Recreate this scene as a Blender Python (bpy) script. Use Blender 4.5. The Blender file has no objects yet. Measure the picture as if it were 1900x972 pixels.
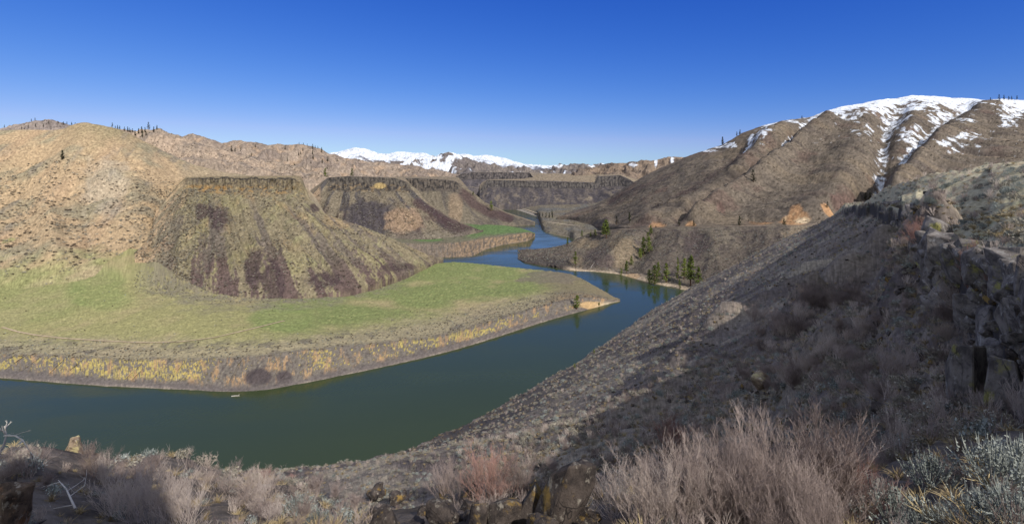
import bpy, math, random
import numpy as np
from mathutils import Vector, Matrix

random.seed(7); np.random.seed(7)
RNG = np.random.default_rng(11)
scene = bpy.context.scene
COL = scene.collection
F, CX, HY, H = 950.0, 950.0, 330.0, 120.0      # focal length and eye height used to turn measured angles into metres
SAT = 0.68
SUN_EL, SUN_AZ = math.radians(38.0), math.radians(33.0)   # sun stands behind the viewer, to the right

# ------------------------------------------------------------------ numeric helpers
_ang = np.random.default_rng(3).random(256) * 2 * np.pi
_gx, _gy = np.cos(_ang), np.sin(_ang)
def _h(ix, iy, seed):
    n = (ix.astype(np.int64) * 374761393 + iy.astype(np.int64) * 668265263 + seed * 974634781) & 0xffffffff
    n = ((n ^ (n >> 13)) * 1274126177) & 0xffffffff
    return ((n ^ (n >> 16)) & 255).astype(np.int64)
def noise(x, y, seed=0):
    x = np.asarray(x, float); y = np.asarray(y, float)
    x, y = np.broadcast_arrays(x, y)
    ix, iy = np.floor(x), np.floor(y)
    fx, fy = x - ix, y - iy
    u = fx * fx * fx * (fx * (fx * 6 - 15) + 10); v = fy * fy * fy * (fy * (fy * 6 - 15) + 10)
    def g(a, b):
        k = _h(ix + a, iy + b, seed)
        return _gx[k] * (fx - a) + _gy[k] * (fy - b)
    a = g(0, 0); b = g(1, 0); c = g(0, 1); d = g(1, 1)
    return 1.5 * ((a + (b - a) * u) * (1 - v) + (c + (d - c) * u) * v)
def fbm(x, y, seed=0, oct=5, gain=0.5):
    x = np.asarray(x, float); y = np.asarray(y, float)
    t = 0; a = 1.0; s = 0
    for o in range(oct):
        t = t + a * noise(x, y, seed + o * 17); s += a
        x, y = x * 2.03 + 5.1, y * 2.03 - 3.7; a *= gain
    return t / s
def ridged(x, y, seed=0, oct=4):
    x = np.asarray(x, float); y = np.asarray(y, float)
    t = 0; a = 1.0; s = 0
    for o in range(oct):
        t = t + a * (1 - 2 * np.abs(noise(x, y, seed + o * 17))); s += a
        x, y = x * 2.07 + 1.3, y * 2.07 + 7.7; a *= 0.5
    return t / s
def sm(a, b, x):
    t = np.clip((x - a) / (b - a), 0, 1); return t * t * (3 - 2 * t)
def S(r, g, b, k=0.80):
    c = np.array([r, g, b]) / 255.0
    return np.where(c <= 0.04045, c / 12.92, ((c + 0.055) / 1.055) ** 2.4) * k
def mix(c, col, m):
    m = np.clip(m, 0, 1)[..., None]; return c * (1 - m) + np.asarray(col) * m
def pld(x, y, poly):
    d = np.full(np.shape(x), 1e9)
    for (ax, ay), (bx, by) in zip(poly[:-1], poly[1:]):
        vx, vy = bx - ax, by - ay
        t = np.clip(((x - ax) * vx + (y - ay) * vy) / (vx * vx + vy * vy), 0, 1)
        d = np.minimum(d, np.hypot(x - ax - t * vx, y - ay - t * vy))
    return d
def blob(x, y, cx, cy, rx, ry, rag=0.0, n=0):
    d = np.hypot((x - cx) / rx, (y - cy) / ry) + rag * n
    return 1 - sm(0.7, 1.15, d)
def gauss1(a, sig):
    if sig <= 0: return a
    r = int(3 * sig + 1); k = np.exp(-0.5 * (np.arange(-r, r + 1) / sig) ** 2); k /= k.sum()
    return np.convolve(np.pad(a, r, mode='edge'), k, mode='valid')

# ------------------------------------------------------------------ object helpers
def link(o): COL.objects.link(o); return o
def tag(o, label=None, cat=None, group=None, kind=None):
    if label: o['label'] = label
    if cat: o['category'] = cat
    if group: o['group'] = group
    if kind: o['kind'] = kind
    return o
def mesh_from(name, verts, faces, smooth=False):
    """verts (n,3) array, faces (m,k) array with one k"""
    me = bpy.data.meshes.new(name)
    verts = np.ascontiguousarray(verts, dtype=np.float32); faces = np.ascontiguousarray(faces, dtype=np.int32)
    m, k = faces.shape
    me.vertices.add(len(verts)); me.vertices.foreach_set('co', verts.ravel())
    me.loops.add(m * k); me.loops.foreach_set('vertex_index', faces.ravel())
    me.polygons.add(m); me.polygons.foreach_set('loop_start', np.arange(m, dtype=np.int32) * k)
    if smooth: me.polygons.foreach_set('use_smooth', np.ones(m, dtype=bool))
    me.update(calc_edges=True); me.validate()
    return me
def grid_faces(r, c):
    i = np.arange(r * c).reshape(r, c)
    return np.stack([i[:-1, :-1], i[:-1, 1:], i[1:, 1:], i[1:, :-1]], -1).reshape(-1, 4)
def set_col(me, col, sat=None):
    a = me.color_attributes.new('Col', 'FLOAT_COLOR', 'POINT')
    col = col.reshape(-1, 3); lum = (col @ np.array([.2126, .7152, .0722]))[:, None]; col = lum + (col - lum) * (sat or SAT)      # dusty, winter-dull ground
    c = np.ones((len(me.vertices), 4), dtype=np.float32); c[:, :3] = np.clip(col, 0.004, 0.95)
    a.data.foreach_set('color', c.ravel())

# ------------------------------------------------------------------ materials
def nodes_of(name):
    m = bpy.data.materials.new(name); m.use_nodes = True
    nt = m.node_tree; b = nt.nodes['Principled BSDF']
    return m, nt, b
def N(nt, t, **k):
    n = nt.nodes.new(t)
    for a, v in k.items(): setattr(n, a, v)
    return n
def terrain_mat(name, scale, bump=0.5, var=0.45, dist=1.0):
    m, nt, b = nodes_of(name); L = nt.links
    at = N(nt, 'ShaderNodeAttribute', attribute_name='Col')
    tc = N(nt, 'ShaderNodeTexCoord')
    n1 = N(nt, 'ShaderNodeTexNoise'); n1.inputs['Scale'].default_value = scale; n1.inputs['Detail'].default_value = 6; n1.inputs['Roughness'].default_value = 0.7
    L.new(tc.outputs['Object'], n1.inputs['Vector'])
    mr = N(nt, 'ShaderNodeMapRange'); mr.inputs['From Min'].default_value = 0.3; mr.inputs['From Max'].default_value = 0.7
    mr.inputs['To Min'].default_value = 1 - var; mr.inputs['To Max'].default_value = 1 + var
    L.new(n1.outputs['Fac'], mr.inputs['Value'])
    mu = N(nt, 'ShaderNodeVectorMath', operation='SCALE')
    L.new(at.outputs['Color'], mu.inputs[0]); L.new(mr.outputs['Result'], mu.inputs['Scale'])
    L.new(mu.outputs['Vector'], b.inputs['Base Color'])
    b.inputs['Roughness'].default_value = 0.95; b.inputs['Specular IOR Level'].default_value = 0.08
    bp = N(nt, 'ShaderNodeBump'); bp.inputs['Strength'].default_value = bump; bp.inputs['Distance'].default_value = dist
    L.new(n1.outputs['Fac'], bp.inputs['Height']); L.new(bp.outputs['Normal'], b.inputs['Normal'])
    return m
def plant_mat(name, c1, c2, rough=0.8, trans=0.0, scale=3.0):
    m, nt, b = nodes_of(name); L = nt.links
    oi = N(nt, 'ShaderNodeObjectInfo'); tc = N(nt, 'ShaderNodeTexCoord')
    n1 = N(nt, 'ShaderNodeTexNoise'); n1.inputs['Scale'].default_value = scale; n1.inputs['Detail'].default_value = 3
    L.new(tc.outputs['Object'], n1.inputs['Vector'])
    ad = N(nt, 'ShaderNodeMath', operation='MULTIPLY_ADD'); ad.inputs[1].default_value = 0.6; ad.inputs[2].default_value = -0.3
    L.new(oi.outputs['Random'], ad.inputs[0])
    a2 = N(nt, 'ShaderNodeMath', operation='MULTIPLY_ADD'); a2.inputs[1].default_value = 1.6; 
    L.new(n1.outputs['Fac'], a2.inputs[0]); a3 = N(nt, 'ShaderNodeMath', operation='ADD'); a3.inputs[1].default_value = -0.3
    L.new(ad.outputs[0], a3.inputs[0]); L.new(a3.outputs[0], a2.inputs[2])
    cr = N(nt, 'ShaderNodeMix', data_type='RGBA', clamp_factor=True)
    L.new(a2.outputs[0], cr.inputs[0]); cr.inputs[6].default_value = (*c1, 1); cr.inputs[7].default_value = (*c2, 1)
    L.new(cr.outputs[2], b.inputs['Base Color'])
    b.inputs['Roughness'].default_value = rough; b.inputs['Specular IOR Level'].default_value = 0.15
    if trans > 0:
        tr = N(nt, 'ShaderNodeBsdfTranslucent'); L.new(cr.outputs[2], tr.inputs['Color'])
        mx = N(nt, 'ShaderNodeMixShader'); mx.inputs[0].default_value = trans
        L.new(b.outputs[0], mx.inputs[1]); L.new(tr.outputs[0], mx.inputs[2])
        L.new(mx.outputs[0], nt.nodes['Material Output'].inputs['Surface'])
    return m
def rock_mat(name, base, dark, lichen, lich_amt, pale=(0.3, 0.3, 0.28), scale=1.2):
    m, nt, b = nodes_of(name); L = nt.links
    tc = N(nt, 'ShaderNodeTexCoord'); oi = N(nt, 'ShaderNodeObjectInfo')
    off = N(nt, 'ShaderNodeVectorMath', operation='ADD'); L.new(tc.outputs['Object'], off.inputs[0]); L.new(oi.outputs['Location'], off.inputs[1])
    def nz(s, d=6, r=0.65):
        n = N(nt, 'ShaderNodeTexNoise'); n.inputs['Scale'].default_value = s; n.inputs['Detail'].default_value = d; n.inputs['Roughness'].default_value = r
        L.new(off.outputs[0], n.inputs['Vector']); return n.outputs['Fac']
    def ramp(f, a, c):
        q = N(nt, 'ShaderNodeMapRange', interpolation_type='SMOOTHSTEP'); q.inputs['From Min'].default_value = a; q.inputs['From Max'].default_value = c
        L.new(f, q.inputs['Value']); return q.outputs['Result']
    def mx(f, a, c):
        q = N(nt, 'ShaderNodeMix', data_type='RGBA', clamp_factor=True); L.new(f, q.inputs[0])
        if isinstance(a, tuple): q.inputs[6].default_value = (*a, 1)
        else: L.new(a, q.inputs[6])
        q.inputs[7].default_value = (*c, 1); return q.outputs[2]
    c = mx(ramp(nz(scale * 2.5), 0.35, 0.65), base, dark)
    c = mx(ramp(nz(scale * 4.1), 0.56, 0.68), c, pale)
    c = mx(ramp(nz(scale * 9, 8, .8), 0.55, 0.68), c, tuple(.5 * v for v in dark))
    c = mx(ramp(nz(scale * 1.3, 8), 0.62 - lich_amt, 0.72 - lich_amt), c, lichen)
    vo = N(nt, 'ShaderNodeTexVoronoi', feature='DISTANCE_TO_EDGE'); vo.inputs['Scale'].default_value = scale * 1.5; wv = N(nt, 'ShaderNodeVectorMath', operation='MULTIPLY_ADD'); wn = N(nt, 'ShaderNodeTexNoise'); wn.inputs['Scale'].default_value = scale * 2
    L.new(off.outputs[0], wn.inputs['Vector']); L.new(wn.outputs['Color'], wv.inputs[0]); wv.inputs[1].default_value = (.5, .5, .5); L.new(off.outputs[0], wv.inputs[2]); L.new(wv.outputs[0], vo.inputs['Vector'])
    ck = N(nt, 'ShaderNodeMath', operation='MULTIPLY'); L.new(ramp(vo.outputs['Distance'], .022, .0), ck.inputs[0]); L.new(ramp(nz(scale * .8, 3), .45, .6), ck.inputs[1])
    c = mx(ck.outputs[0], c, tuple(.4 * v for v in dark))        # cracks
    L.new(c, b.inputs['Base Color'])
    b.inputs['Roughness'].default_value = 0.9; b.inputs['Specular IOR Level'].default_value = 0.2
    bp = N(nt, 'ShaderNodeBump'); bp.inputs['Strength'].default_value = 0.7; bp.inputs['Distance'].default_value = 0.08
    L.new(nz(scale * 6, 8, 0.7), bp.inputs['Height']); L.new(bp.outputs['Normal'], b.inputs['Normal'])
    return m

# ------------------------------------------------------------------ landform sheets
class Sheet:
    """A landform given by lines measured along its foot, breaks of slope, crest and hidden back."""
    def __init__(s, name, px0, px1, step, lines, rows, sig=4, rowsm=6, skirt=0, spread=.2):
        s.name = name; s.px = np.arange(px0, px1 + step, step); s.step = step
        L = []
        for ln in lines:
            typ = ln[0]; pts = np.array(ln[1], float); sg = ln[2] if len(ln) > 2 else sig
            a = np.interp(s.px, pts[:, 0], pts[:, 1]); Y = np.interp(s.px, pts[:, 0], pts[:, 2])
            a = gauss1(a, sg / step); Y = gauss1(Y, max(sg, 3) / step)
            z = H - (a - HY) / F * Y if typ == 'p' else a
            L.append((Y, z))
        Y = []; Z = []; T = []
        for k in range(len(L) - 1):
            t = np.linspace(0, 1, rows[k], endpoint=(k == len(L) - 2))[:, None]
            Y.append(L[k][0] * (1 - t) + L[k + 1][0] * t); Z.append(L[k][1] * (1 - t) + L[k + 1][1] * t); T.append((k + t) + 0 * Y[-1])
        s.Y = np.vstack(Y); s.Z = np.vstack(Z); s.T = np.vstack(T)
        for _ in range(rowsm):
            for A in (s.Y, s.Z): A[1:-1] = 0.25 * A[:-2] + 0.5 * A[1:-1] + 0.25 * A[2:]
        if skirt:
            s.Y = np.vstack([s.Y[:1] - skirt * spread, s.Y]); s.Z = np.vstack([s.Z[:1] - skirt, s.Z]); s.T = np.vstack([s.T[:1], s.T])
        s.PX = np.broadcast_to(s.px[None, :], s.Y.shape).copy()
        s.upd()
    def upd(s):
        s.X = (s.PX - CX) / F * s.Y
        s.PY = HY + (H - s.Z) / s.Y * F
    def build(s, col, mat, kind='structure', label=None, cat=None, speck=.13, sat=None):
        V = np.stack([s.X, s.Y, s.Z], -1).reshape(-1, 3)
        g = np.random.default_rng(len(s.name)).normal(0, 1, s.Y.shape); g2 = (g + np.roll(g, 1, 0) + np.roll(g, 1, 1) + np.roll(np.roll(g, 1, 0), 1, 1)) / 2
        col = col * np.clip(1 + speck * (.55 * g + .75 * g2 + 1.3 * fbm(s.PX / 4, s.T * s.Y.shape[0] / 9, 7, 3)), .45, 1.7)[..., None]
        me = mesh_from(s.name, V, grid_faces(*s.Y.shape), True); set_col(me, col, sat); me.materials.append(mat)
        o = link(bpy.data.objects.new(s.name, me)); tag(o, label, cat, None, kind); s.obj = o
        return o
    def at(s, px, py):
        """point of the surface seen along a measured direction"""
        c = (px - s.px[0]) / s.step; i = int(np.clip(math.floor(c), 0, len(s.px) - 2)); f = c - i
        Y = s.Y[:, i] * (1 - f) + s.Y[:, i + 1] * f; Z = s.Z[:, i] * (1 - f) + s.Z[:, i + 1] * f
        P = HY + (H - Z) / Y * F
        k = np.nonzero(P <= py)[0]
        if len(k) == 0: j = int(np.argmin(P)); return Vector(((px - CX) / F * Y[j], Y[j], Z[j]))
        j = k[0]
        if j == 0: return Vector(((px - CX) / F * Y[0], Y[0], Z[0]))
        t = (P[j - 1] - py) / max(1e-6, P[j - 1] - P[j]); y = Y[j - 1] * (1 - t) + Y[j] * t; z = Z[j - 1] * (1 - t) + Z[j] * t
        return Vector(((px - CX) / F * y, y, z))
    def sample(s, n, w):
        """n random points, probability = area x w"""
        A = np.zeros_like(s.Y); dx = np.gradient(s.X, axis=1); dy = np.gradient(s.Y, axis=0); A = np.abs(dx * dy)
        p = (A * np.clip(w, 0, None)).ravel(); p = p / p.sum()
        k = RNG.choice(len(p), n, p=p); r, c = np.unravel_index(k, s.Y.shape)
        r2 = np.clip(r + 1, 0, s.Y.shape[0] - 1); t = RNG.random(n)
        Yj = s.Y[r, c] * (1 - t) + s.Y[r2, c] * t; Zj = s.Z[r, c] * (1 - t) + s.Z[r2, c] * t
        pxj = s.PX[r, c] + (RNG.random(n) - 0.5) * s.step
        return np.stack([(pxj - CX) / F * Yj, Yj, Zj], -1), pxj, HY + (H - Zj) / Yj * F
def WY(py): return H * F / (np.asarray(py, float) - HY)   # distance of a water edge
def wl(pts, z=-1.5): return ('z', [(x, z, float(WY(y))) for x, y in pts])
# ================================================================== THE CANYON: landforms
SH = {}
# ---- near grassy bench across the water
wlp = [(-300,690),(-150,697),(0,703),(100,712),(200,720),(330,725),(440,733),(500,728),(560,715),(620,703),(700,686),(780,668),(850,650),(930,625),(1000,601),(1060,583),(1110,573),(1140,561),(1150,556)]
def off(pts, dpy, dY, zz=None): return [(x, y - dpy, float(WY(y)) + dY) for x, y in pts]
rim = [(-300,652),(-150,656),(0,660),(100,664),(200,671),(300,672),(400,669),(480,664),(560,652),(640,646),(700,641),(800,630),(850,619),(900,602),(960,583),(1040,560),(1075,553),(1110,552),(1140,558),(1150,556)]
wx = np.array([p[0] for p in wlp]); wy = WY(np.array([p[1] for p in wlp]))
foot = [(x, float(np.interp(x, wx, np.array([p[1] for p in wlp])) - d), float(np.interp(x, wx, wy) + 5)) for x, d in [(-300,12),(0,14),(200,13),(330,13),(440,9),(560,11),(700,11),(850,11),(1000,9),(1060,7),(1110,4),(1150,0)]]
fx = np.arange(-300, 1151, 10.0); fy = gauss1(np.interp(fx, wx, np.array([p[1] for p in wlp])), 3.4); wx, wy0 = fx, fy; wy = WY(fy)
foot = [(x, float(np.interp(x, fx, fy)) - d, float(np.interp(x, fx, wy)) + 5) for x, d in zip(fx, np.interp(fx, [-300,0,200,330,440,560,700,850,1000,1060,1110,1150], [12,14,13,13,10,11,11,11,9,7,4,0]))]
rimp = [(x, y, float(np.interp(x, wx, wy) + 15 * (1 - sm(1050, 1145, x)) + 6)) for x, y in rim]
b = Sheet('grass_bench', -300, 1150, 1.5, [wl(wlp, -2.0) + (34,), ('p', foot, 2), ('p', rimp, 3),
    ('p', [(-300,600,350),(0,598,375),(200,600,375),(440,610,350),(560,605,365),(700,580,420),(800,560,470),(900,540,520),(1000,530,540),(1060,525,560),(1110,542,520),(1150,556,503)], 20),
    ('p', [(-300,520,450),(0,515,462),(150,505,480),(300,535,448),(400,550,436),(500,554,436),(620,546,463),(700,526,523),(790,490,630),(840,485,650),(900,490,650),(1000,500,615),(1060,507,600),(1110,533,540),(1150,556,506)], 8),
    ('z', [(-300,60,560),(0,60,560),(500,30,520),(700,14,620),(800,8,700),(840,-3,690),(900,-3,675),(1000,-3,640),(1060,-3,622),(1110,-3,560),(1150,-3,510)], 4)],
    [14, 46, 70, 80, 12], rowsm=3)
n1 = fbm(b.X/16, b.Y/16, 1); n2 = fbm(b.X/60, b.Y/60, 2, 4); n3 = fbm(b.PX/5, b.Z*0.8, 3, 4); n4 = fbm(b.X/4, b.Y/4, 5, 4)
cl = sm(0.9, 1.15, b.T) * (1 - sm(1.95, 2.15, b.T))           # rock face of the bench
tip = sm(1040, 1100, b.PX)
b.Y += cl * (1 - tip) * (4.5 * fbm(b.X/14, b.Z/30, 8, 4) + 2.5 * ridged(b.X/5, b.Z/14, 9, 3))
b.Z += sm(2, 2.3, b.T) * (1.2 * n2 + 0.35 * n4) * (1 - sm(4.0, 4.4, b.T)) + 0.8 * fbm(b.X/7, b.Y/7, 11) * (b.T > .35) * (b.T < 4.2)
b.upd()
g = sm(2.0, 2.15, b.T)
c = np.zeros(b.Y.shape + (3,)) + S(122,112,100)
c = mix(c, S(96,86,82), 0.9 * sm(-.1, .35, n3))
lich = sm(0.02, 0.3, n3 + 0.75 * n1 - .0 + 0.20 * (1.5 * sm(60, 130, b.PX) * (1 - sm(320, 420, b.PX))) + 0.42 * blob(b.PX, b.PY, 890, 632, 60, 26) - 0.30 * sm(930, 1040, b.PX) - 0.25 * blob(b.PX, b.PY, 480, 690, 110, 40)) * sm(1.05, 1.25, b.T)
c = mix(c, S(196,172,66), 0.85 * lich * cl * sm(-.25, .15, fbm(b.PX/1.8, b.Z/1.6, 22, 3)))
c = mix(c, S(182,142,92), 0.8 * sm(0.0, 0.3, fbm(b.PX/14, b.Z/6, 21)) * sm(-.3, .1, fbm(b.PX/2.4, b.Z/3, 23, 3)) * cl)
c = mix(c, S(84,74,74), blob(b.PX, b.PY, 480, 700, 26, 16, .5, n1) + blob(b.PX, b.PY, 528, 700, 15, 14, .5, n1))
foothue = (1 - sm(0.85, 1.2, b.T + .25 * n1))
c = mix(c, S(108,98,94), foothue); c = mix(c, S(156,140,124), (1 - sm(0.42, 0.85, b.T + .5 * n3)) * sm(-.3, .2, n3 + .6 * n1))
# the bench top: grass, from dry on the left to fresh green on the right
grass = np.zeros_like(c) + S(170,152,102)
gm = sm(-.25, .35, n2 + 0.35 * n1 + .25)
grass = mix(grass, S(150,146,82), .8 * gm)
grass = mix(grass, S(124,134,68), np.clip(sm(440, 600, b.PX) * sm(-.5, .1, n2 + .1) * (1 - sm(985, 1060, b.PX + 40 * n1)) * sm(2.35, 2.95, b.T + .25 * n2), 0, 1) * .95)
grass = mix(grass, S(126,140,66), .75 * blob(b.PX, b.PY, 520, 590, 60, 30, .7, n2) + .35 * blob(b.PX, b.PY, 40, 560, 130, 45, .7, n2) + .55 * blob(b.PX, b.PY, 190, 540, 60, 40, .8, n2) + .5 * blob(b.PX, b.PY, 30, 645, 120, 14, .5, n2))
grass = mix(grass, S(190,180,104), .4 * sm(.2, .4, n4) * sm(.0, .3, n2 + .2))
grass = mix(grass, S(158,142,112), sm(2.75, 2.2, b.T + .35 * n1) * .8)
grass = mix(grass, S(120,106,86), .7 * sm(980, 1050, b.PX + 30 * n1))
grass = mix(grass, S(168,136,92), .7 * sm(2.5, 2.05, b.T) * sm(1000, 1060, b.PX))
grass = mix(grass, S(112,102,92), .8 * sm(.1, .35, n1 + .3 * n4) * sm(2.9, 2.2, b.T))
grass = mix(grass, S(120,108,92), .75 * blob(b.PX, b.PY, 1020, 515, 60, 14, .8, n1))
grass = mix(grass, S(132,120,102), .75 * sm(3.35, 3.95, b.T + .45 * n1 + .3 * n2) * sm(235, 300, b.PX) * sm(800, 720, b.PX) * sm(-.5, .1, n4 + .5 * n1))
grass = mix(grass, S(176,140,98), .7 * blob(b.PX, b.PY, 20, 505, 120, 26, .4, n2))
c = mix(c, 0, 0 * g) * (1 - g[..., None]) + grass * g[..., None]
c = mix(c, S(200,160,100), .9 * blob(b.PX, b.PY, 1098, 566, 26, 7, .4, n1)); 
c = mix(c, S(206,184,150), sm(1095, 1130, b.PX) * (1 - sm(.8, 1.8, b.T)))
b.col = c; SH['bench'] = b
b.build(c, terrain_mat('bench_ground', 0.55, .5, .22, .6), sat=.8, speck=.085)

# ---- the tan hill on the left
b = Sheet('tan_hill', -320, 640, 1.5, [('p', [(-320,560,400),(0,548,425),(150,520,460),(280,495,515),(400,470,600),(640,440,700)], 10),
    ('p', [(-320,400,620),(0,385,640),(150,365,650),(280,372,680),(400,385,720),(500,385,760),(570,395,770),(610,425,760),(640,442,750)], 20),
    ('p', [(-320,250,820),(0,237,850),(60,236,860),(110,237,850),(150,229,840),(185,227,835),(215,233,842),(240,242,850),(275,261,860),(310,281,870),(360,303,880),(420,318,890),(480,327,900),(540,331,900),(565,342,890),(585,362,870),(605,398,830),(640,440,780)], 4),
    ('z', [(-320,120,1000),(200,120,1000),(480,118,1000),(540,90,1000),(600,20,960),(640,0,900)])], [130, 130, 14], rowsm=30, skirt=15)
n2 = fbm(b.X/90, b.Y/90, 31, 4); sh = b.X + 0.45 * (b.Y - 600)
gul = ridged(sh/75 + .4 * n2, b.Y/320, 32, 4); fine = fbm(b.X/10, b.Y/14, 33, 4)
t = np.clip(b.T / 2, 0, 1); env = np.sin(np.pi * np.clip(t, 0, 1)) ** .7
b.Z += env * (9 * n2 + 11 * (gul - .35)) + .9 * fine * (b.T < 2.3) * sm(0, .3, b.T)
dr = pld(b.PX + 14 * n2, b.PY, [(165,290),(162,400),(168,470)]); b.Z -= 4 * np.exp(-(dr/12)**2)
dr2 = pld(b.PX, b.PY, [(100,470),(80,380),(120,320),(150,250)]); b.Z += 9 * np.exp(-(dr2/26)**2)
b.upd()
n1 = fbm(b.X/22, b.Y/40, 34); 
c = np.zeros(b.Y.shape + (3,)) + S(182,150,104)
c = mix(c, S(154,138,102), sm(-.1, .4, n2 + .4 * n1))
c = mix(c, S(182,146,102), .7 * sm(.0, .35, fbm(sh/50, b.Y/200, 36)))
c = mix(c, S(146,130,88), .8 * sm(290, 235, b.PY + 25 * n1) * sm(90, 200, b.PX))
c = mix(c, S(128,116,102), .6 * sm(.15, .4, fbm(sh/16, b.Y/90, 37)) * sm(-.2, .3, n2))
c = mix(c, S(176,160,134), .3 * np.exp(-(dr/5)**2) * sm(-.3, .2, n1) + .5 * blob(b.PX, b.PY, 195, 345, 40, 50, .8, n1))
gq = fbm(b.X/60, b.Y/60, 2, 4); gc = mix(np.zeros_like(c) + S(170,152,102), S(148,146,74), sm(-.25, .35, gq + .35 * n1 + .25)); lowm = sm(450, 520, b.PY + 40 * n1 + 30 * n2 + .12 * (b.PX - 150)); c = c * (1 - lowm[..., None]) + gc * lowm[..., None]
c = mix(c, S(144,130,104), .8 * sm(-.25, .2, n1 + .5 * n2) * sm(215, 300, b.PX + 30 * n1) * sm(330, 385, b.PY)); c = mix(c, S(154,136,104), .7 * sm(310, 380, b.PX + 20 * n1) * sm(300, 318, b.PY))
c = mix(c, S(170,136,90), .8 * sm(370, 330, b.PX) * 0)
b.col = c; SH['hill'] = b
b.build(c, terrain_mat('hill_ground', 0.22, .6, .3, 1.2), sat=.74)

# ---- first basalt mesa with its long talus spur
b = Sheet('near_mesa', 250, 822, 1.4, [('p', [(250,478,505),(290,495,505),(330,522,470),(400,547,440),(480,556,433),(560,551,442),(640,541,460),(700,525,500),(760,507,560),(800,490,620),(822,482,650)], 5),
    ('p', [(250,475,540),(262,462,548),(275,446,560),(283,424,580),(288,398,605),(320,366,628),(345,350,632),(400,352,615),(480,351,606),(540,353,604),(560,356,604),(575,374,600),(600,398,598),(670,421,590),(732,446,600),(780,467,625),(815,480,645),(822,481,652)], 3),
    ('p', [(250,474,542),(262,460,550),(275,443,563),(283,421,583),(288,394,609),(320,357,636),(338,337,644),(345,331,642),(400,329,624),(480,330,614),(545,331,611),(562,340,608),(575,368,604),(600,395,602),(670,419,594),(732,444,604),(780,466,628),(815,479,648),(822,481,654)], 2),
    ('z', [(250,30,640),(320,100,760),(345,122,900),(560,124,900),(575,80,760),(600,60,700),(700,30,680),(780,10,700),(822,2,700)], 4)], [190, 26, 30], rowsm=3, skirt=15)
u = (b.PX - 390) / np.maximum(60, b.PY - 190); v = (b.PY - 330) / 220
n1 = fbm(b.X/13, b.Y/22, 41); n2 = fbm(b.X/50, b.Y/50, 42, 4); st = .9 * fbm(u * 8.5 + .12 * fbm(b.PX/26, b.PY/26, 40, 3), v * 1.1, 43, 6, .62) + .22 * fbm(b.PX/7, b.PY/9, 58, 4); rg = ridged(u * 7, v * 1.2, 44, 3)
t = np.clip(b.T, 0, 1); env = np.sin(np.pi * t) ** .6 * (b.T < 1)
b.Z += env * (5 * n2 + 7.5 * rg + 1.8 * n1) 
cf = sm(.97, 1.05, b.T) * (1 - sm(1.9, 2.05, b.T)) * sm(330, 350, b.PX) * (1 - sm(540, 575, b.PX))
b.Y += cf * (7 * fbm(b.PX/9, b.Z/30, 45, 4) + 7 * ridged(b.PX/6, b.Z/25, 46, 3)); b.Z += (2.2 * fbm(b.PX/7, b.Y/60, 47) + 1.6 * fbm(b.PX/24, b.Y/90, 60)) * (b.T > 1.5) * (b.T < 2.6)
b.upd()
c = np.zeros(b.Y.shape + (3,)) + S(134,120,90)
c = mix(c, S(140,128,86), sm(-.1, .35, n2 + .3 * n1))
c = mix(c, S(140,124,98), .7 * sm(360, 250, b.PX - .35 * (b.PY - 400) + 60 * n1)); c = mix(c, S(182,150,110), .8 * sm(-.05, .25, n1 + .6 * n2 + .5 * sm(55, 0, b.PX - np.interp(b.PY, [331,350,372,392,424,450,478], [340,326,308,288,283,272,250]))  - .25) * sm(400, 300, b.PX))
c = mix(c, S(158,128,86), .5 * sm(.1, .4, fbm(u * 5, v * 4, 48)) * sm(.2, .6, 1 - v))
ar = np.clip(sm(.10, .35, v) - .55 * sm(.6, .9, (b.PX - 560) / 220) * (1 - v), 0, 1) * sm(275, 370, b.PX + .10 * (b.PY - 400) + 30 * n1)
dark = .9 * sm(.01, .11, st + .12 * n1 - .10 + .24 * sm(.45, 1., v)) * ar
c = mix(c, S(104,92,86), .8 * dark)
c = mix(c, S(100,78,74), .9 * dark * sm(.45, .95, v + .4 * n2))
for (bx, by, rx, ry) in [(375,392,13,16),(390,390,6,14),(583,386,17,8),(410,405,22,22),(470,500,16,45),(505,520,26,40),(600,520,30,14),(740,495,36,8)]:
    c = mix(c, S(80,64,64), .85 * blob(b.PX, b.PY, bx, by, rx, ry, .7, n1))
c = mix(c, S(148,142,94), .45 * sm(.1, .35, n1) * sm(430, 560, b.PX) * (1 - dark))
c = mix(c, S(104,98,92), .7 * sm(.93, 1.02, v + .1 * n1) * sm(400,330,b.PX) )
cfc = sm(.88, .98, b.T) * (b.T < 2.02) * sm(325, 360, b.PX + 14 * n1) * (1 - sm(535, 580, b.PX + 14 * n1)) * sm(-.45, -.15, fbm(b.PX/12, b.T * 1.5, 57, 3) + .25 * (b.T > 1.2))
fc = np.zeros_like(c) + S(124,110,84); nf = fbm(b.PX/4, b.Z/3, 49)
fc = mix(fc, S(88,78,68), sm(.0, .25, nf)); fc = mix(fc, S(66,60,56), .8 * sm(1.75, 1.92, b.T + .1 * nf)); fc = mix(fc, S(166,126,62), .8 * sm(.0, .3, fbm(b.PX/10, b.Z/4, 50) + .25 * blob(b.PX, b.PY, 385, 340, 50, 20)) * sm(1.5, 1.1, b.T))
c = c * (1 - cfc[..., None]) + fc * cfc[..., None]
c = mix(c, S(150,130,92), (b.T > 2.04) * 1.0)
b.col = c; SH['mesa1'] = b
b.build(c, terrain_mat('talus_ground', 0.3, .7, .4, 1.0), sat=.8)

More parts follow.
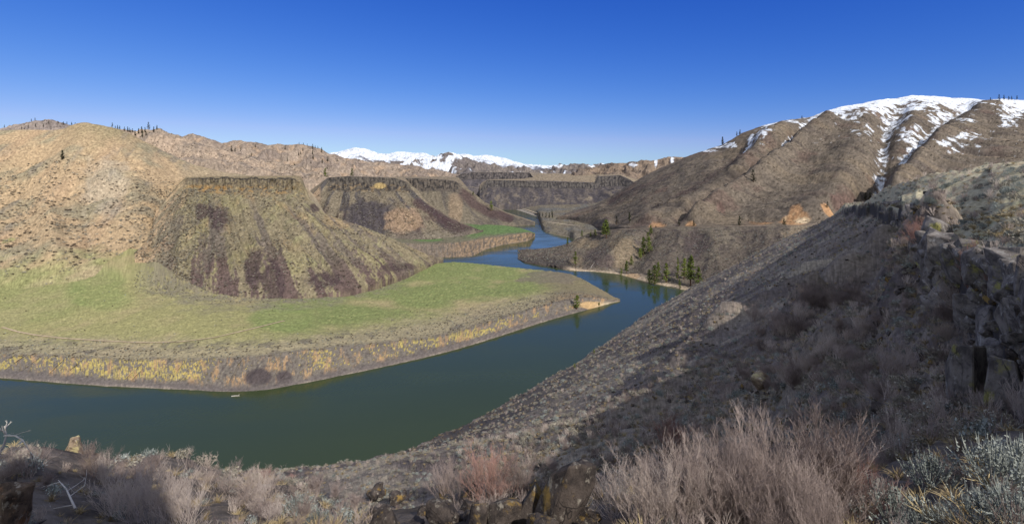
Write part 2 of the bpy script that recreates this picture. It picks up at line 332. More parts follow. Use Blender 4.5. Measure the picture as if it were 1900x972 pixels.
# ---- second mesa
b = Sheet('middle_mesa', 556, 896, 1.2, [('p', [(556,445,850),(700,446,870),(800,446,885),(850,440,915),(888,432,965),(896,430,990)], 4),
    ('p', [(556,390,1000),(585,365,1040),(610,350,1066),(700,350,1072),(755,351,1066),(775,362,1050),(790,377,1040),(830,402,1015),(860,417,1000),(896,430,992)], 3),
    ('p', [(556,388,1005),(590,350,1050),(606,330,1080),(640,327,1086),(700,328.5,1090),(735,331,1086),(755,338,1078),(775,352,1066),(790,372,1050),(830,400,1022),(860,415,1004),(896,429,994)], 2),
    ('z', [(556,70,1100),(610,122,1450),(750,122,1450),(790,60,1150),(830,30,1100),(896,3,1050)], 4)], [120, 26, 24], rowsm=2, skirt=15)
u = (b.PX - 660) / np.maximum(40, b.PY - 260); v = (b.PY - 330) / 110
n1 = fbm(b.X/24, b.Y/40, 51); n2 = fbm(b.X/80, b.Y/80, 52, 4); st = fbm(u * 6, v * 1.3, 53, 5, .6)
b.Z += np.sin(np.pi * np.clip(b.T, 0, 1)) ** .6 * (b.T < 1) * (7 * n2 + 6 * ridged(u * 5, v, 54, 3) + 2 * n1)
b.Y += sm(.97, 1.05, b.T) * (1 - sm(1.9, 2.05, b.T)) * sm(600, 615, b.PX) * (1 - sm(750, 765, b.PX)) * (5 * fbm(b.PX/8, b.Z/50, 55, 4) + 5 * ridged(b.PX/5, b.Z/50, 56, 3))
b.upd()
c = np.zeros(b.Y.shape + (3,)) + S(130,114,86)
c = mix(c, S(84,78,76), sm(-.05, .2, st + .05)); c = mix(c, S(84,62,60), .85 * sm(.0, .25, st + .5 * n1 + .1) * sm(.35, .8, v))
c = mix(c, S(78,70,74), .9 * blob(b.PX, b.PY, 690, 405, 55, 40, .6, n1)); c = mix(c, S(160,126,88), .85 * blob(b.PX, b.PY, 748, 410, 36, 28, .7, n1))
c = mix(c, S(84,62,62), .85 * (1 - sm(5, 11, pld(b.PX, b.PY, [(772,375),(820,405),(868,428)]) + 5 * n1)))
c = mix(c, S(158,128,92), .9 * blob(b.PX, b.PY, 578, 362, 18, 30, .5, n1)); c = mix(c, S(124,112,92), .6 * sm(.85, 1., v + .1 * n1))
cfc = sm(.88, .98, b.T) * (b.T < 2.02) * sm(600, 612, b.PX) * (1 - sm(752, 768, b.PX))
fc = np.zeros_like(c) + S(96,86,74); nf = fbm(b.PX/5, b.Z/8, 59)
fc = mix(fc, S(62,57,55), sm(-.05, .2, nf)); fc = mix(fc, S(150,118,66), .7 * sm(.0, .3, fbm(b.PX/8, b.Z/6, 50)) * sm(1.6, 1.1, b.T)); fc = mix(fc, S(186,150,60), .8 * blob(b.PX, b.PY, 705, 345, 12, 6))
c = c * (1 - cfc[..., None]) + fc * cfc[..., None]; c = mix(c, S(146,124,90), (b.T > 2.04) * 1.0)
SH['mesa2'] = b; b.build(c, terrain_mat('middle_mesa_ground', 0.2, .7, .4, 1.5))

# ---- third mesa
b = Sheet('back_mesa', 730, 992, 1.2, [('p', [(730,432,1180),(870,420,1230),(930,421,1262),(985,416,1290),(992,415,1300)], 4),
    ('p', [(730,352,1420),(840,352,1420),(858,358,1422),(880,368,1415),(900,382,1398),(940,399,1365),(985,412,1318),(992,414,1306)], 3),
    ('p', [(730,331,1440),(780,331,1440),(840,335,1442),(855,342,1440),(880,358,1430),(900,376,1404),(940,396,1370),(985,411,1322),(992,414,1308)], 2),
    ('z', [(730,124,1900),(850,124,1900),(880,60,1560),(940,20,1480),(992,2,1380)], 4)], [90, 24, 20], rowsm=2, skirt=15)
u = (b.PX - 790) / np.maximum(30, b.PY - 290); v = (b.PY - 335) / 80
n1 = fbm(b.X/30, b.Y/50, 61); n2 = fbm(b.X/90, b.Y/90, 62, 4); st = fbm(u * 4, v * 1.2, 63, 5, .6)
b.Z += np.sin(np.pi * np.clip(b.T, 0, 1)) ** .6 * (b.T < 1) * (7 * n2 + 6 * ridged(u * 4, v, 64, 3) + 2 * n1)
b.Y += sm(.97, 1.05, b.T) * (1 - sm(1.9, 2.05, b.T)) * (1 - sm(845, 860, b.PX)) * (6 * fbm(b.PX/7, b.Z/50, 65, 4) + 5 * ridged(b.PX/5, b.Z/50, 66, 3)); b.upd()
c = np.zeros(b.Y.shape + (3,)) + S(122,108,84); c = mix(c, S(96,86,76), sm(-.1, .25, st)); c = mix(c, S(150,122,86), .7 * blob(b.PX, b.PY, 845, 385, 14, 30, .5, n1))
c = mix(c, S(86,64,62), .85 * (1 - sm(5, 12, pld(b.PX, b.PY, [(858,358),(880,380),(910,395),(945,405)]) + 6 * n1)))
cfc = sm(.9, .98, b.T) * (b.T < 2.02) * (1 - sm(848, 862, b.PX)); nf = fbm(b.PX/4.5, b.Z/10, 69)
fc = mix(np.zeros_like(c) + S(98,86,74), S(60,55,53), sm(-.05, .2, nf)); c = c * (1 - cfc[..., None]) + fc * cfc[..., None]; c = mix(c, S(140,120,90), (b.T > 2.04) * 1.0)
SH['mesa3'] = b; b.build(c, terrain_mat('back_mesa_ground', 0.15, .7, .35, 2))

# ---- small green bench up river
b = Sheet('green_bench', 730, 992, 1.2, [wl([(730,490),(830,486),(877,477),(890,469),(903,463),(934,455),(970,450),(984,446),(992,438)], -2),
    ('p', [(730,484,770),(830,480,765),(877,474,786),(903,459,868),(934,452,922),(970,447,962),(984,443,985),(992,437,1052)], 1),
    ('p', [(730,450,810),(780,453,815),(842,451,830),(870,448,850),(903,442,892),(940,438,935),(977,432,978),(985,431,990),(992,434,1056)], 2),
    ('p', [(730,436,950),(800,437,960),(860,424,1040),(900,416,1120),(940,418,1130),(970,424,1100),(985,429,1060),(992,433,1060)], 4),
    ('z', [(730,14,1100),(860,14,1200),(900,8,1200),(940,-3,1180),(992,-3,1075)], 4)], [8, 30, 40, 10], rowsm=2)
n1 = fbm(b.X/14, b.Y/20, 71); cl = sm(.8, 1.1, b.T) * (1 - sm(1.95, 2.1, b.T)); nf = fbm(b.PX/4, b.Z/6, 72)
b.Y += cl * (5 * fbm(b.PX/7, b.Z/15, 73, 4) + 4 * ridged(b.PX/4, b.Z/20, 74, 3)); b.upd()
c = np.zeros(b.Y.shape + (3,)) + S(150,120,84); c = mix(c, S(106,92,78), sm(-.15, .25, nf)); c = mix(c, S(126,112,96), sm(860, 800, b.PX + 20 * n1) * .7); c = mix(c, S(128,112,98), 1 - sm(.3, .9, b.T))
g = sm(1.95, 2.1, b.T)
gr = mix(np.zeros_like(c) + S(120,112,80), S(94,126,44), np.clip(sm(855, 885, b.PX + 15 * n1) + blob(b.PX, b.PY, 795, 445, 30, 4, .3, n1), 0, 1) * sm(2.05, 2.35, b.T + .2 * n1))
c = c * (1 - g[..., None]) + gr * g[..., None]
SH['bench2'] = b; b.build(c, terrain_mat('green_bench_ground', 0.3, .5, .3, 1))

# ---- ridges at the back on the left
def ridge(name, x0, x1, crest, Yc, Yb, pyb, seed, cols, amp, lam, mat_scale, rows=60, step=1.5, snow=None):
    b = Sheet(name, x0, x1, step, [('p', [(x0, pyb, Yb), (x1, pyb, Yb)], 0), ('p', [(x, y, Yc) for x, y in crest], 1.5), ('z', [(x0, 60, Yc * 1.3), (x1, 60, Yc * 1.3)], 0)], [rows, 8], rowsm=4, skirt=Yb * .06 + 40, spread=1.5)
    n2 = fbm(b.X/lam, b.Y/lam, seed, 5); gu = ridged(b.X/(lam * .8) + .5 * n2, b.Y/(lam * 2.2), seed + 3, 4); t = np.clip(b.T, 0, 1)
    b.Z += (np.sin(np.pi * np.clip(t, 0, 1)) ** .6 * (b.T < 1.05)) * amp * (1.0 * n2 + 1.2 * (gu - .4)) + (b.T <= 1.2) * amp * .10 * fbm(b.X/(lam * .15), b.Y/(lam * .15), seed + 5)
    b.upd(); n1 = fbm(b.X/(lam * .3), b.Y/(lam * .3), seed + 7)
    c = np.zeros(b.Y.shape + (3,)) + S(*cols[0]); c = mix(c, S(*cols[1]), sm(-.2, .3, n2 + .5 * n1)); c = mix(c, S(*cols[2]), .8 * sm(.05, .35, fbm(b.X/(lam * .5), b.Y/(lam * .5), seed + 9)))
    if snow is not None: c = mix(c, np.array([.58, .62, .70]), snow(b, n1, n2, gu) * np.clip(1 + .5 * (fbm(b.PX/3, b.PY/2, seed + 11, 3) - .1), .35, 1))
    SH[name] = b; b.build(c, terrain_mat(name + '_ground', mat_scale, .7, .3, 3), sat=.68); return b
ridge('far_left_ridge', -320, 260, [(-320,242),(-100,240),(0,236),(30,227),(60,222),(92,221),(105,225),(120,229),(160,238),(260,262)], 1700, 1150, 330, 81, [(168,146,128),(146,128,116),(128,114,108)], 26, 130, .1)
ridge('brown_ridge', 120, 700, [(120,250),(170,238),(205,231),(228,238),(250,241),(275,237),(300,239),(318,247),(340,254),(380,268),(430,282),(500,298),(560,312),(600,322),(640,330),(700,335)], 1600, 1300, 340, 83, [(178,148,116),(158,134,108),(138,120,104)], 22, 90, .14, 80)
ridge('north_ridge', 300, 940, [(300,262),(325,255),(345,249),(357,245),(375,252),(395,259),(412,264),(430,260),(447,257),(470,263),(500,267),(550,265),(575,269),(592,274),(612,285),(640,291),(680,297),(720,302),(760,306),(820,318),(870,331),(890,337),(905,340),(940,342)], 3200, 2700, 341, 85, [(160,136,112),(136,116,100),(174,140,104)], 40, 150, .09, 80)
# snowy ranges on the horizon
def snow_all(b, n1, n2, gu): return sm(-.35, -.05, .6 * n1 + n2 * .4 + 1.0 * (b.T - .42) - .15 * gu)
def snow_some(b, n1, n2, gu): return sm(.1, .3, n2 + .9 * n1 - .1 + .35 * blob(b.PX, b.PY, 800, 305, 40, 20) - .3 * blob(b.PX, b.PY, 880, 308, 40, 20))
ridge('snow_range', 590, 1150, [(590,290),(608,284),(625,280),(640,276),(652,273),(662,272),(675,274),(690,279),(705,283),(722,284),(738,279),(752,282),(770,283),(788,281),(800,286),(820,287),(845,287),(862,285),(880,289),(900,286),(925,290),(950,298),(975,304),(1000,306),(1030,309),(1060,306),(1100,311),(1150,318)], 9000, 7600, 318, 87, [(120,116,124),(104,102,114),(96,96,108)], 75, 620, .02, 60, 1.2, snow_all)  # rock tones tinted violet-blue in place of distance haze
ridge('snowy_foothills', 640, 1160, [(640,306),(700,299),(740,297),(780,294),(805,290),(829,285),(850,290),(880,299),(913,305),(950,314),(980,315),(1000,315),(1030,311),(1060,306),(1080,303),(1095,306),(1110,310),(1160,318)], 5200, 4300, 338, 89, [(126,112,102),(110,98,94),(98,90,92)], 110, 380, .035, 70, 1.2, snow_some)

# ---- far mesas closing the valley
def mesa(name, x0, x1, foot, top, lip, back, seed, cols, mat):
    b = Sheet(name, x0, x1, 1.0, [('p', foot, 3), ('p', top, 2), ('p', lip, 1), ('p', back, 2), ('z', [(x0, 20, 3600), (x1, 20, 3600)])], [60, 26, 30, 4], rowsm=1, skirt=30)
    u = b.X/40; n1 = fbm(b.X/40, b.Y/60, seed); st = fbm(b.X/26, b.Y/120, seed + 1, 5, .6); nf = fbm(b.PX/3.2, b.Z/14, seed + 2)
    b.Z += np.sin(np.pi * np.clip(b.T, 0, 1)) * (b.T < 1) * (9 * ridged(b.X/70, b.Y/300, seed + 3, 3) + 6 * n1)
    b.Y += sm(.95, 1.05, b.T) * (1 - sm(1.85, 2.0, b.T)) * (7 * fbm(b.PX/9, b.Z/90, seed + 4, 4) + 6 * ridged(b.PX/5, b.Z/90, seed + 5, 3)); b.upd()
    c = np.zeros(b.Y.shape + (3,)) + S(*cols[0]); c = mix(c, S(*cols[1]), sm(-.25, .15, st)); c = mix(c, S(*cols[2]), .7 * sm(.15, .4, n1) * sm(.9, .3, b.T))
    fc = mix(np.zeros_like(c) + S(*cols[3]), S(62,58,60), sm(-.1, .2, nf)); m = (sm(.92, 1., b.T) * (b.T < 2.0))[..., None]; c = c * (1 - m) + fc * m
    c = mix(c, S(*cols[4]), sm(2.0, 2.1, b.T)); SH[name] = b; b.build(c, terrain_mat(mat, .09, .7, .35, 3)); return b
mesa('dark_mesa', 845, 1006, [(845,356,2150),(1006,352,2200)], [(845,336,2560),(870,332,2570),(985,334,2570),(1006,345,2400)], [(845,328,2580),(858,322,2585),(880,319.5,2600),(983,320.5,2600),(988,328,2560),(1006,344,2410)], [(845,328,2800),(880,319,3100),(1006,320,3100)], 91, [(112,100,96),(88,80,82),(128,112,96),(96,86,82),(140,122,98)], 'dark_mesa_rock')
mesa('valley_mesa', 890, 1215, [(890,378,1900),(920,380,1930),(1000,382,1920),(1100,378,1900),(1130,369,1900),(1165,352,1950),(1215,352,1900)], [(890,360,2050),(905,346,2120),(950,347,2130),(1050,349,2130),(1105,350,2130),(1112,346,2180),(1150,345,2180),(1170,348,2100),(1215,350,1950)], [(890,356,2060),(905,334,2140),(950,335,2150),(1050,338,2150),(1105,340,2150),(1111,328,2220),(1150,325,2230),(1166,332,2180),(1185,344,2100),(1215,349,1960)], [(890,340,2400),(905,333,2500),(968,332,2600),(1002,321.5,3000),(1150,323,3000),(1180,330,2900),(1215,340,2600)], 95, [(104,92,84),(80,73,76),(136,118,92),(92,84,78),(152,130,96)], 'valley_mesa_rock')
# ---- sagebrush flat up river on the right bank
b = Sheet('river_terrace', 935, 1260, 1.0, [('z', [(x, -2, float(WY(y))) for x, y in [(935,383.5),(955,390),(985,400),(999,405),(1003,424),(1008,430),(1020,434),(1036,437),(1058,441),(1064,446),(1075,450),(1260,450)]], .5),
    ('z', [(935,3,2290),(955,4,2050),(985,5,1770),(999,5,1640),(1003,8,1262),(1008,8.5,1185),(1020,9,1140),(1036,9.5,1098),(1058,11,1060),(1064,11.5,1020),(1100,13,985),(1260,16,975)], 1.5),
    ('z', [(935,7,2400),(955,8,2150),(985,10,1860),(999,11,1700),(1003,12,1330),(1015,12,1310),(1040,13,1390),(1064,14,1300),(1100,17,1150),(1260,30,1000)], 2),
    ('z', [(935,9,2500),(1000,18,2000),(1100,24,1960),(1140,55,1960),(1180,88,1900),(1260,100,1800)], 3), ('z', [(935,10,2600),(1260,60,2300)])], [16, 14, 60, 4], rowsm=1)
n1 = fbm(b.X/24, b.Y/60, 101); n2 = fbm(b.X/70, b.Y/160, 102); b.Z += (b.T > 1) * (1.6 * n2); b.upd()
c = np.zeros(b.Y.shape + (3,)) + S(122,108,84); c = mix(c, S(108,104,96), sm(-.1, .3, n2 + .4 * n1)); c = mix(c, S(142,128,84), .6 * sm(.1, .4, n1 - .3 * n2))
c = mix(c, S(160,146,128), (1 - sm(.7, 1.0, b.T)) * sm(1000, 990, b.PX)); c = mix(c, S(170,150,122), (1 - sm(.1, .3, b.T)) * sm(1000, 1010, b.PX)); 
c = mix(c, S(136,122,102), .7 * sm(.3, .5, b.T) * (1 - sm(.8, 1., b.T)) * sm(1000, 1010, b.PX))
SH['terrace'] = b; b.build(c, terrain_mat('terrace_ground', .12, .5, .35, 1.5))

# ---- shrubby peninsula and lower slope right of the river, below the road
pw = [(962,481),(971,488),(996,492),(1027,498),(1045,501),(1070,503.5),(1100,505),(1144,509),(1175,517),(1206,526),(1260,537),(1300,546),(1400,566),(1560,600)]
b = Sheet('river_slope', 961, 1620, 1.3, [wl(pw, -2), ('p', [(x, y - d, float(WY(y)) + e) for (x, y), d, e in zip(pw, [1,3,5,6,6,4,3,4,5,5,6,7,8,9], [2,4,5,5,5,7,7,7,7,7,7,8,8,8])], 1),
    ('z', [(961,-.5,856),(968,1.5,848),(975,3,840),(990,4.5,826),(1027,7,800),(1052,10,790),(1080,15,775),(1100,18,755),(1144,20,725),(1206,21,690),(1260,22,655),(1300,22,622),(1400,26,570),(1560,32,520),(1620,34,500)], 4),
    ('p', [(961,476,858),(968,470,850),(975,466,845),(990,462,838),(1020,459.5,832),(1045,454.5,830),(1060,449,830),(1075,441,830),(1100,431,815),(1150,426,800),(1200,424,780),(1300,421.5,728),(1420,420,678),(1500,418,648),(1560,410,630),(1620,400,620)], 5),
    ('p', [(961,477,866),(975,468,862),(990,462.5,856),(1020,459.5,846),(1045,454.5,842),(1060,448.5,842),(1075,440.5,842),(1100,430,828),(1150,425,808),(1200,423,788),(1300,420.5,736),(1420,419,686),(1500,417,656),(1560,409,638),(1620,399,630)], 5),
    ('z', [(961,-3,872),(1020,-3,885),(1060,-3,910),(1075,5,905),(1100,10,900),(1150,35,860),(1620,60,700)], 3)], [8, 60, 50, 6, 10], rowsm=2)
n1 = fbm(b.X/18, b.Y/26, 111); n2 = fbm(b.X/60, b.Y/60, 112); sh = b.X - .5 * b.Y
env = sm(1, 1.3, b.T) * (1 - sm(2.7, 3, b.T)); hump = 0
rav = pld(b.PX, b.PY, [(1215,425),(1200,450),(1188,472),(1168,492),(1152,507)])
b.Z += env * (4 * n2 + 5 * (ridged(sh/60, b.Y/300, 113, 3) - .4) + 1.0 * n1) - env * 9 * np.exp(-(rav/14)**2) + env * 6 * np.exp(-(pld(b.PX, b.PY, [(1180,440),(1140,470),(1120,490)])/22)**2)
crag = blob(b.PX, b.PY, 1034, 490, 26, 12, .5, n1); b.Y += crag * 8 * ridged(b.PX/7, b.PY/14, 114, 3); b.upd()
c = np.zeros(b.Y.shape + (3,)) + S(104,90,76); c = mix(c, S(118,104,84), sm(-.1, .35, n2 + .5 * n1)); c = mix(c, S(84,72,68), .8 * sm(.05, .3, fbm(b.X/12, b.Y/12, 115)))
c = mix(c, S(138,116,82), .75 * blob(b.PX, b.PY, 1155, 465, 26, 32, .6, n1) + .6 * blob(b.PX, b.PY, 1085, 452, 26, 10, .6, n1) + .6 * blob(b.PX, b.PY, 1070, 490, 14, 18, .4, n1))
c = mix(c, S(92,76,72), .7 * blob(b.PX, b.PY, 1115, 478, 30, 18, .6, n1) + .8 * blob(b.PX, b.PY, 1290, 455, 24, 26, .7, n1))
c = mix(c, S(66,60,56), .9 * crag); c = mix(c, S(82,72,66), (b.T < 1.5) * sm(1070, 1040, b.PX) * .7)
beach = (1 - sm(.9, 1.12 , b.T + .1 * n1)); c = mix(c, S(188,160,124), beach * sm(1040, 1066, b.PX)); c = mix(c, S(200,156,98), .8 * blob(b.PX, b.PY, 1172, 513, 14, 6, .4, n1))
c = mix(c, S(176,126,66), .9 * blob(b.PX, b.PY, 1540, 404, 30, 12, .5, n1)); c = mix(c, S(158,134,98), .7 * blob(b.PX, b.PY, 1490, 432, 40, 20, .8, n1) )
SH['slope'] = b; b.build(c, terrain_mat('river_slope_ground', .35, .7, .45, 1.0))

# ---- distant ridge between valley and mountain
def snow_k0(b, n1, n2, gu): return .9 * (blob(b.PX, b.PY, 1217, 300, 3, 9, .9, n1) + blob(b.PX, b.PY, 1247, 297, 3, 6, .9, n1) + blob(b.PX, b.PY, 1175, 306, 8, 3, .5, n1))
ridge('east_ridge', 1060, 1320, [(1060,322),(1090,313),(1110,309),(1140,303),(1160,301),(1180,300),(1200,297),(1220,293),(1245,289),(1262,290),(1285,290),(1320,285)], 3100, 2600, 340, 121, [(144,118,92),(122,102,84),(106,90,80)], 45, 160, .08, 60, 1.2, snow_k0)

# ---- the big mountain on the right
b = Sheet('snow_mountain', 1034, 2120, 1.5, [('p', [(1034,408,1330),(1056,407.6,1310),(1085,415,1180),(1100,419,1110),(1125,422,960),(1150,421,860),(1200,422.5,792),(1300,420.5,740),(1420,419,690),(1500,417,660),(1600,400,640),(1700,380,620),(1900,350,600),(2120,340,600)], 6),
    ('p', [(1034,403.5,1335),(1056,402,1315),(1100,398,1200),(1150,400,1000),(1200,402,870),(1300,400,790),(1420,398,730),(1500,396,700),(1600,385,670),(1700,365,650),(1900,340,630),(2120,330,640)], 8),
    ('p', [(1034,403,1340),(1056,399,1345),(1075,393,1355),(1100,383,1360),(1130,366,1360),(1165,343,1350),(1200,323,1320),(1240,304,1280),(1270,291,1260),(1290,284,1250),(1320,273,1230),(1340,267.5,1220),(1365,252,1210),(1380,244,1205),(1400,236,1200),(1425,229,1200),(1440,224,1200),(1480,218,1205),(1500,216,1210),(1530,205,1225),(1560,196,1245),(1580,193,1255),(1600,190,1265),(1630,183,1280),(1665,180.5,1295),(1690,175,1300),(1715,176,1300),(1740,177,1300),(1765,180,1300),(1800,181,1290),(1830,184,1270),(1860,182,1250),(1900,184,1240),(1950,185,1230),(2120,200,1200)], 1.5),
    ('z', [(1034,10,1400),(1056,20,1500),(1300,120,1600),(1700,250,1700),(2120,200,1700)])], [34, 290, 10], rowsm=16, skirt=12)
PX0, PY0 = b.PX.copy(), b.PY.copy()
n2 = fbm(b.X/110, b.Y/110, 131, 5); n1 = fbm(b.X/24, b.Y/34, 132); sh = b.X + .55 * b.Y
G1 = [(1385,272),(1340,318),(1285,350),(1215,382),(1150,408)]; G2 = [(1500,235),(1442,284),(1396,317),(1345,352),(1290,385),(1258,416)]; G3 = [(1668,195),(1642,225),(1634,283),(1630,318),(1604,356),(1560,390)]; G4 = [(1790,200),(1728,235),(1697,268),(1660,308),(1606,356)]; G5 = [(1130,372),(1190,345),(1250,318)]
R1 = [(1456,238),(1400,280),(1360,308),(1298,345),(1230,382),(1165,416)]; R2 = [(1535,232),(1470,275),(1405,327),(1347,364),(1285,397),(1268,414)]; R4 = [(1842,192),(1770,225),(1722,265),(1692,300),(1655,345)]; R3 = [(1600,215),(1590,270),(1560,330),(1500,390)]
env = sm(.15, .7, b.T) * (1 - sm(1.75, 1.98, b.T)); lowfade = sm(.0, 1.0, b.T)
dz = 0
for g, a, w in [(G1,-24,16),(G2,-28,11),(G3,-24,22),(G4,-36,22),(G5,-8,14)]: dz = dz + a * np.exp(-(pld(PX0 + 6 * n1, PY0, g) / w) ** 2)
for g, a, w in [(R1,22,18),(R2,28,19),(R3,10,40),(R4,26,34)]: dz = dz + a * np.exp(-(pld(PX0 + 6 * n1, PY0, g) / w) ** 2)
b.Z += env * (dz + 10 * n2 + 10 * (ridged(sh/85, b.Y/500, 133, 4) - .4)) + 1.8 * n1 * lowfade + 1.0 * fbm(b.X/9, b.Y/12, 139, 3) * lowfade * (b.T < 2.2)
b.upd()
c = np.zeros(b.Y.shape + (3,)) + S(118,102,84); c = mix(c, S(104,90,76), sm(-.15, .3, n2 + .4 * n1)); c = mix(c, S(128,108,82), .7 * sm(.05, .35, fbm(sh/60, b.Y/300, 134))); c = mix(c, S(88,76,68), .7 * sm(.1, .35, fbm(sh/18, b.Y/60, 135) + .2 * n2))
c = mix(c, S(110,84,72), .6 * sm(.1, .4, fbm(b.X/60, b.Y/60, 136)))
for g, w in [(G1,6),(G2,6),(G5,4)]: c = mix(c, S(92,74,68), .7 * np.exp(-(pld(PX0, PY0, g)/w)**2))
sky = np.interp(b.px, [p[0] for p in [(1056,399),(1270,291),(1365,252),(1440,224),(1530,205),(1600,190),(1690,175),(1765,180),(1900,184),(2120,200)]], [399,291,252,224,205,190,175,180,184,200])[None, :]
dpy = PY0 - sky; sn = fbm(b.X/30, b.Y/46, 137, 5, .6); sf = fbm(b.X/9, b.Y/12, 138, 4)
snow = sm(.0, .12, (19 - dpy) / 50 + .6 * sn + .35 * sf + .05) * sm(1480, 1540, PX0)
def patch(cx, cy, rx, ry, k=.75, thr=0.): return sm(.0, .22, np.minimum(1 - np.hypot((PX0 - cx)/rx, (PY0 - cy)/ry), .5) * k + .7 * sn + .55 * sf + thr - .12)
P = 0
for a in [(1432,231,26,7,1.2,.1),(1410,262,24,16,.6,-.05),(1465,228,22,8,.9,0),(1495,233,16,8,.8,0),(1660,215,36,22,.6,-.04),(1610,245,40,20,.4,-.14),(1705,240,40,16,.5,-.06),(1760,212,40,14,.9,.05),(1800,200,40,9,.9,0),(1795,235,30,10,.5,-.1),(1760,280,30,9,.6,-.05),(1800,262,40,14,.4,-.12),(1880,205,26,24,.9,.1),(1870,232,20,12,.6,-.05),(1335,272,30,3,.8,0),(1310,280,20,3,.8,0),(1355,268,16,4,.7,0),(1540,222,60,6,.6,0),(1580,225,24,8,.4,-.1)]: P = np.maximum(P, patch(*a))
def line(g, w, k=.9, thr=0.): return sm(.0, .24, np.minimum(1 - pld(PX0, PY0, g)/w, .5) * k + .6 * sn + .6 * sf + thr - .12)
P = np.maximum(P, line([(1395,262),(1420,250)], 8)); P = np.maximum(P, line([(1378,290),(1392,270)], 7)); P = np.maximum(P, line([(1436,289),(1466,258),(1500,240)], 5)); P = np.maximum(P, line([(1395,316),(1422,298)], 3, .6))
P = np.maximum(P, line([(1655,205),(1644,240)], 13, .7, -.04)); P = np.maximum(P, line([(1646,235),(1636,285),(1630,318)], 12, .6, -.06)); P = np.maximum(P, line([(1780,205),(1725,238),(1700,262),(1672,292)], 11, .7, -.02)); P = np.maximum(P, line([(1606,340),(1612,348)], 4)); P = np.maximum(P, line([(1830,190),(1860,186),(1900,190)], 6, .8))
spk = sm(.47, .55, sf) * sm(330, 260, PY0) * sm(1480, 1600, PX0) * (dpy > 10)
c = mix(c, np.array([.60, .64, .72]), np.clip(np.clip(snow + P, 0, 1) * sm(-.42, -.12, sf + .3 * (snow - .5)) * .94 + .6 * spk, 0, 1) * (b.T < 2.5))
for (bx, by, rx, ry) in [(1222,424,18,10),(1474,410,30,8),(1476,402,14,9),(1536,391,18,10),(1410,412,26,5),(1283,418,10,3)]:
    c = mix(c, S(188,132,66), .9 * blob(PX0, PY0, bx, by, rx, ry, .6, n1))
c = mix(c, S(222,190,136), .8 * blob(PX0, PY0, 1490, 411, 14, 4, .8, n1)); c = mix(c, S(206,162,100), .8 * sm(.1, .3, sf) * blob(PX0, PY0, 1475, 409, 30, 8)); c = mix(c, S(112,78,70), .6 * blob(PX0, PY0, 1570, 370, 26, 20, .8, n1) + .6 * blob(PX0, PY0, 1338, 394, 9, 6, .5, n1))
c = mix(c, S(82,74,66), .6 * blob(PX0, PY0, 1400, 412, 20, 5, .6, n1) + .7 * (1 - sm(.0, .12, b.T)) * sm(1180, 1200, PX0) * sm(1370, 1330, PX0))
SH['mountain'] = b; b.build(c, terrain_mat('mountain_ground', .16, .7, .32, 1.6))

# ================================================================== the viewer's side: hillside, ledge and rim (one height field)
AZ = [-180,-120,-90,-60,-45,-36,-25,-12,0,14.7,25,34.4,37.5,40,45,60,90,120,180]
RR = [.5,4,8,12,17,24,35,50,75,110]
NT = np.array([
 [118.1,118.2,118.6,119,120,121,122,124,126,128],      # -180
 [118.1,117.8,117.5,117,116.5,115,112,108,100,90],     # -120
 [118.1,117.4,116,114.5,113,110,105,97,84,66],         # -90
 [118.1,117.2,115.4,113,111,107.5,104.5,92,72,50],     # -60
 [118.1,117.2,115.4,113.4,111.4,109.5,107.2,97,76,52], # -45
 [118.1,117.1,115.1,112.9,110.6,108,105,95,76,52],     # -36
 [118.1,117.0,114.8,112.5,109.9,107,101.6,91,74,52],   # -25
 [118.1,117.0,114.7,112.4,109.2,103.5,94,82,70,52],    # -12
 [118.1,117.0,114.8,112.2,109.0,102.5,94,85,74,58],    # 0
 [118.1,117.0,115.0,112.8,109.9,105.3,98.5,91,82,68],  # 14.7
 [118.1,117.0,115.2,113.3,111,107,101.3,95.5,88,80],   # 25
 [118.1,117.1,115.6,114.2,112,109.3,106,103,101,100],  # 34.4
 [118.1,117.15,115.8,114.5,112.6,110.3,107.9,106.5,108,110.5],
 [118.1,117.2,116,114.9,113.3,111.2,109,109,112,114],# 40
 [118.1,117.3,116.2,115.2,114,111.5,110,109,107,105],  # 45
 [118.1,117.5,117,116.5,116,115,114,113,112,111],      # 60
 [118.1,118,118,118,118,118,118,118,118,118],          # 90
 [118.1,118.2,118.5,118.8,119,119.5,120,121,122,123],  # 120
 [118.1,118.2,118.6,119,120,121,122,124,126,128]])     # 180
RIM_AZ = [30,33,34.4,36,37.5,38.3,39.7,41.8,43.5,45,50,57,70,90,120,150,180]
RIM_R = [600,330,279,210,139,95,62,45.6,37,30,23.5,19,14.5,12.5,14.5,16,18]
RIM_Z = [60,104,108,110,111.2,111.8,113.0,114.8,115.6,116.0,117.5,119.5,121.4,122.4,122.8,121,119.5]
SKY_R = [700,380,320,235,205,191,182,174,172,170,165,160,150,140,140,140,140]
SKY_Z = [60,104,107,116.4,118.6,119.7,121,122.4,123.2,123.8,125,126,128,130,130,130,130]
SHORE_S = [-200,30,50,77,90,105,118,132,158,214,286,337,433,549,700]; SHORE_D = [340,330,305,258,235,205,190,182,167,161,160,162,168,168,168]
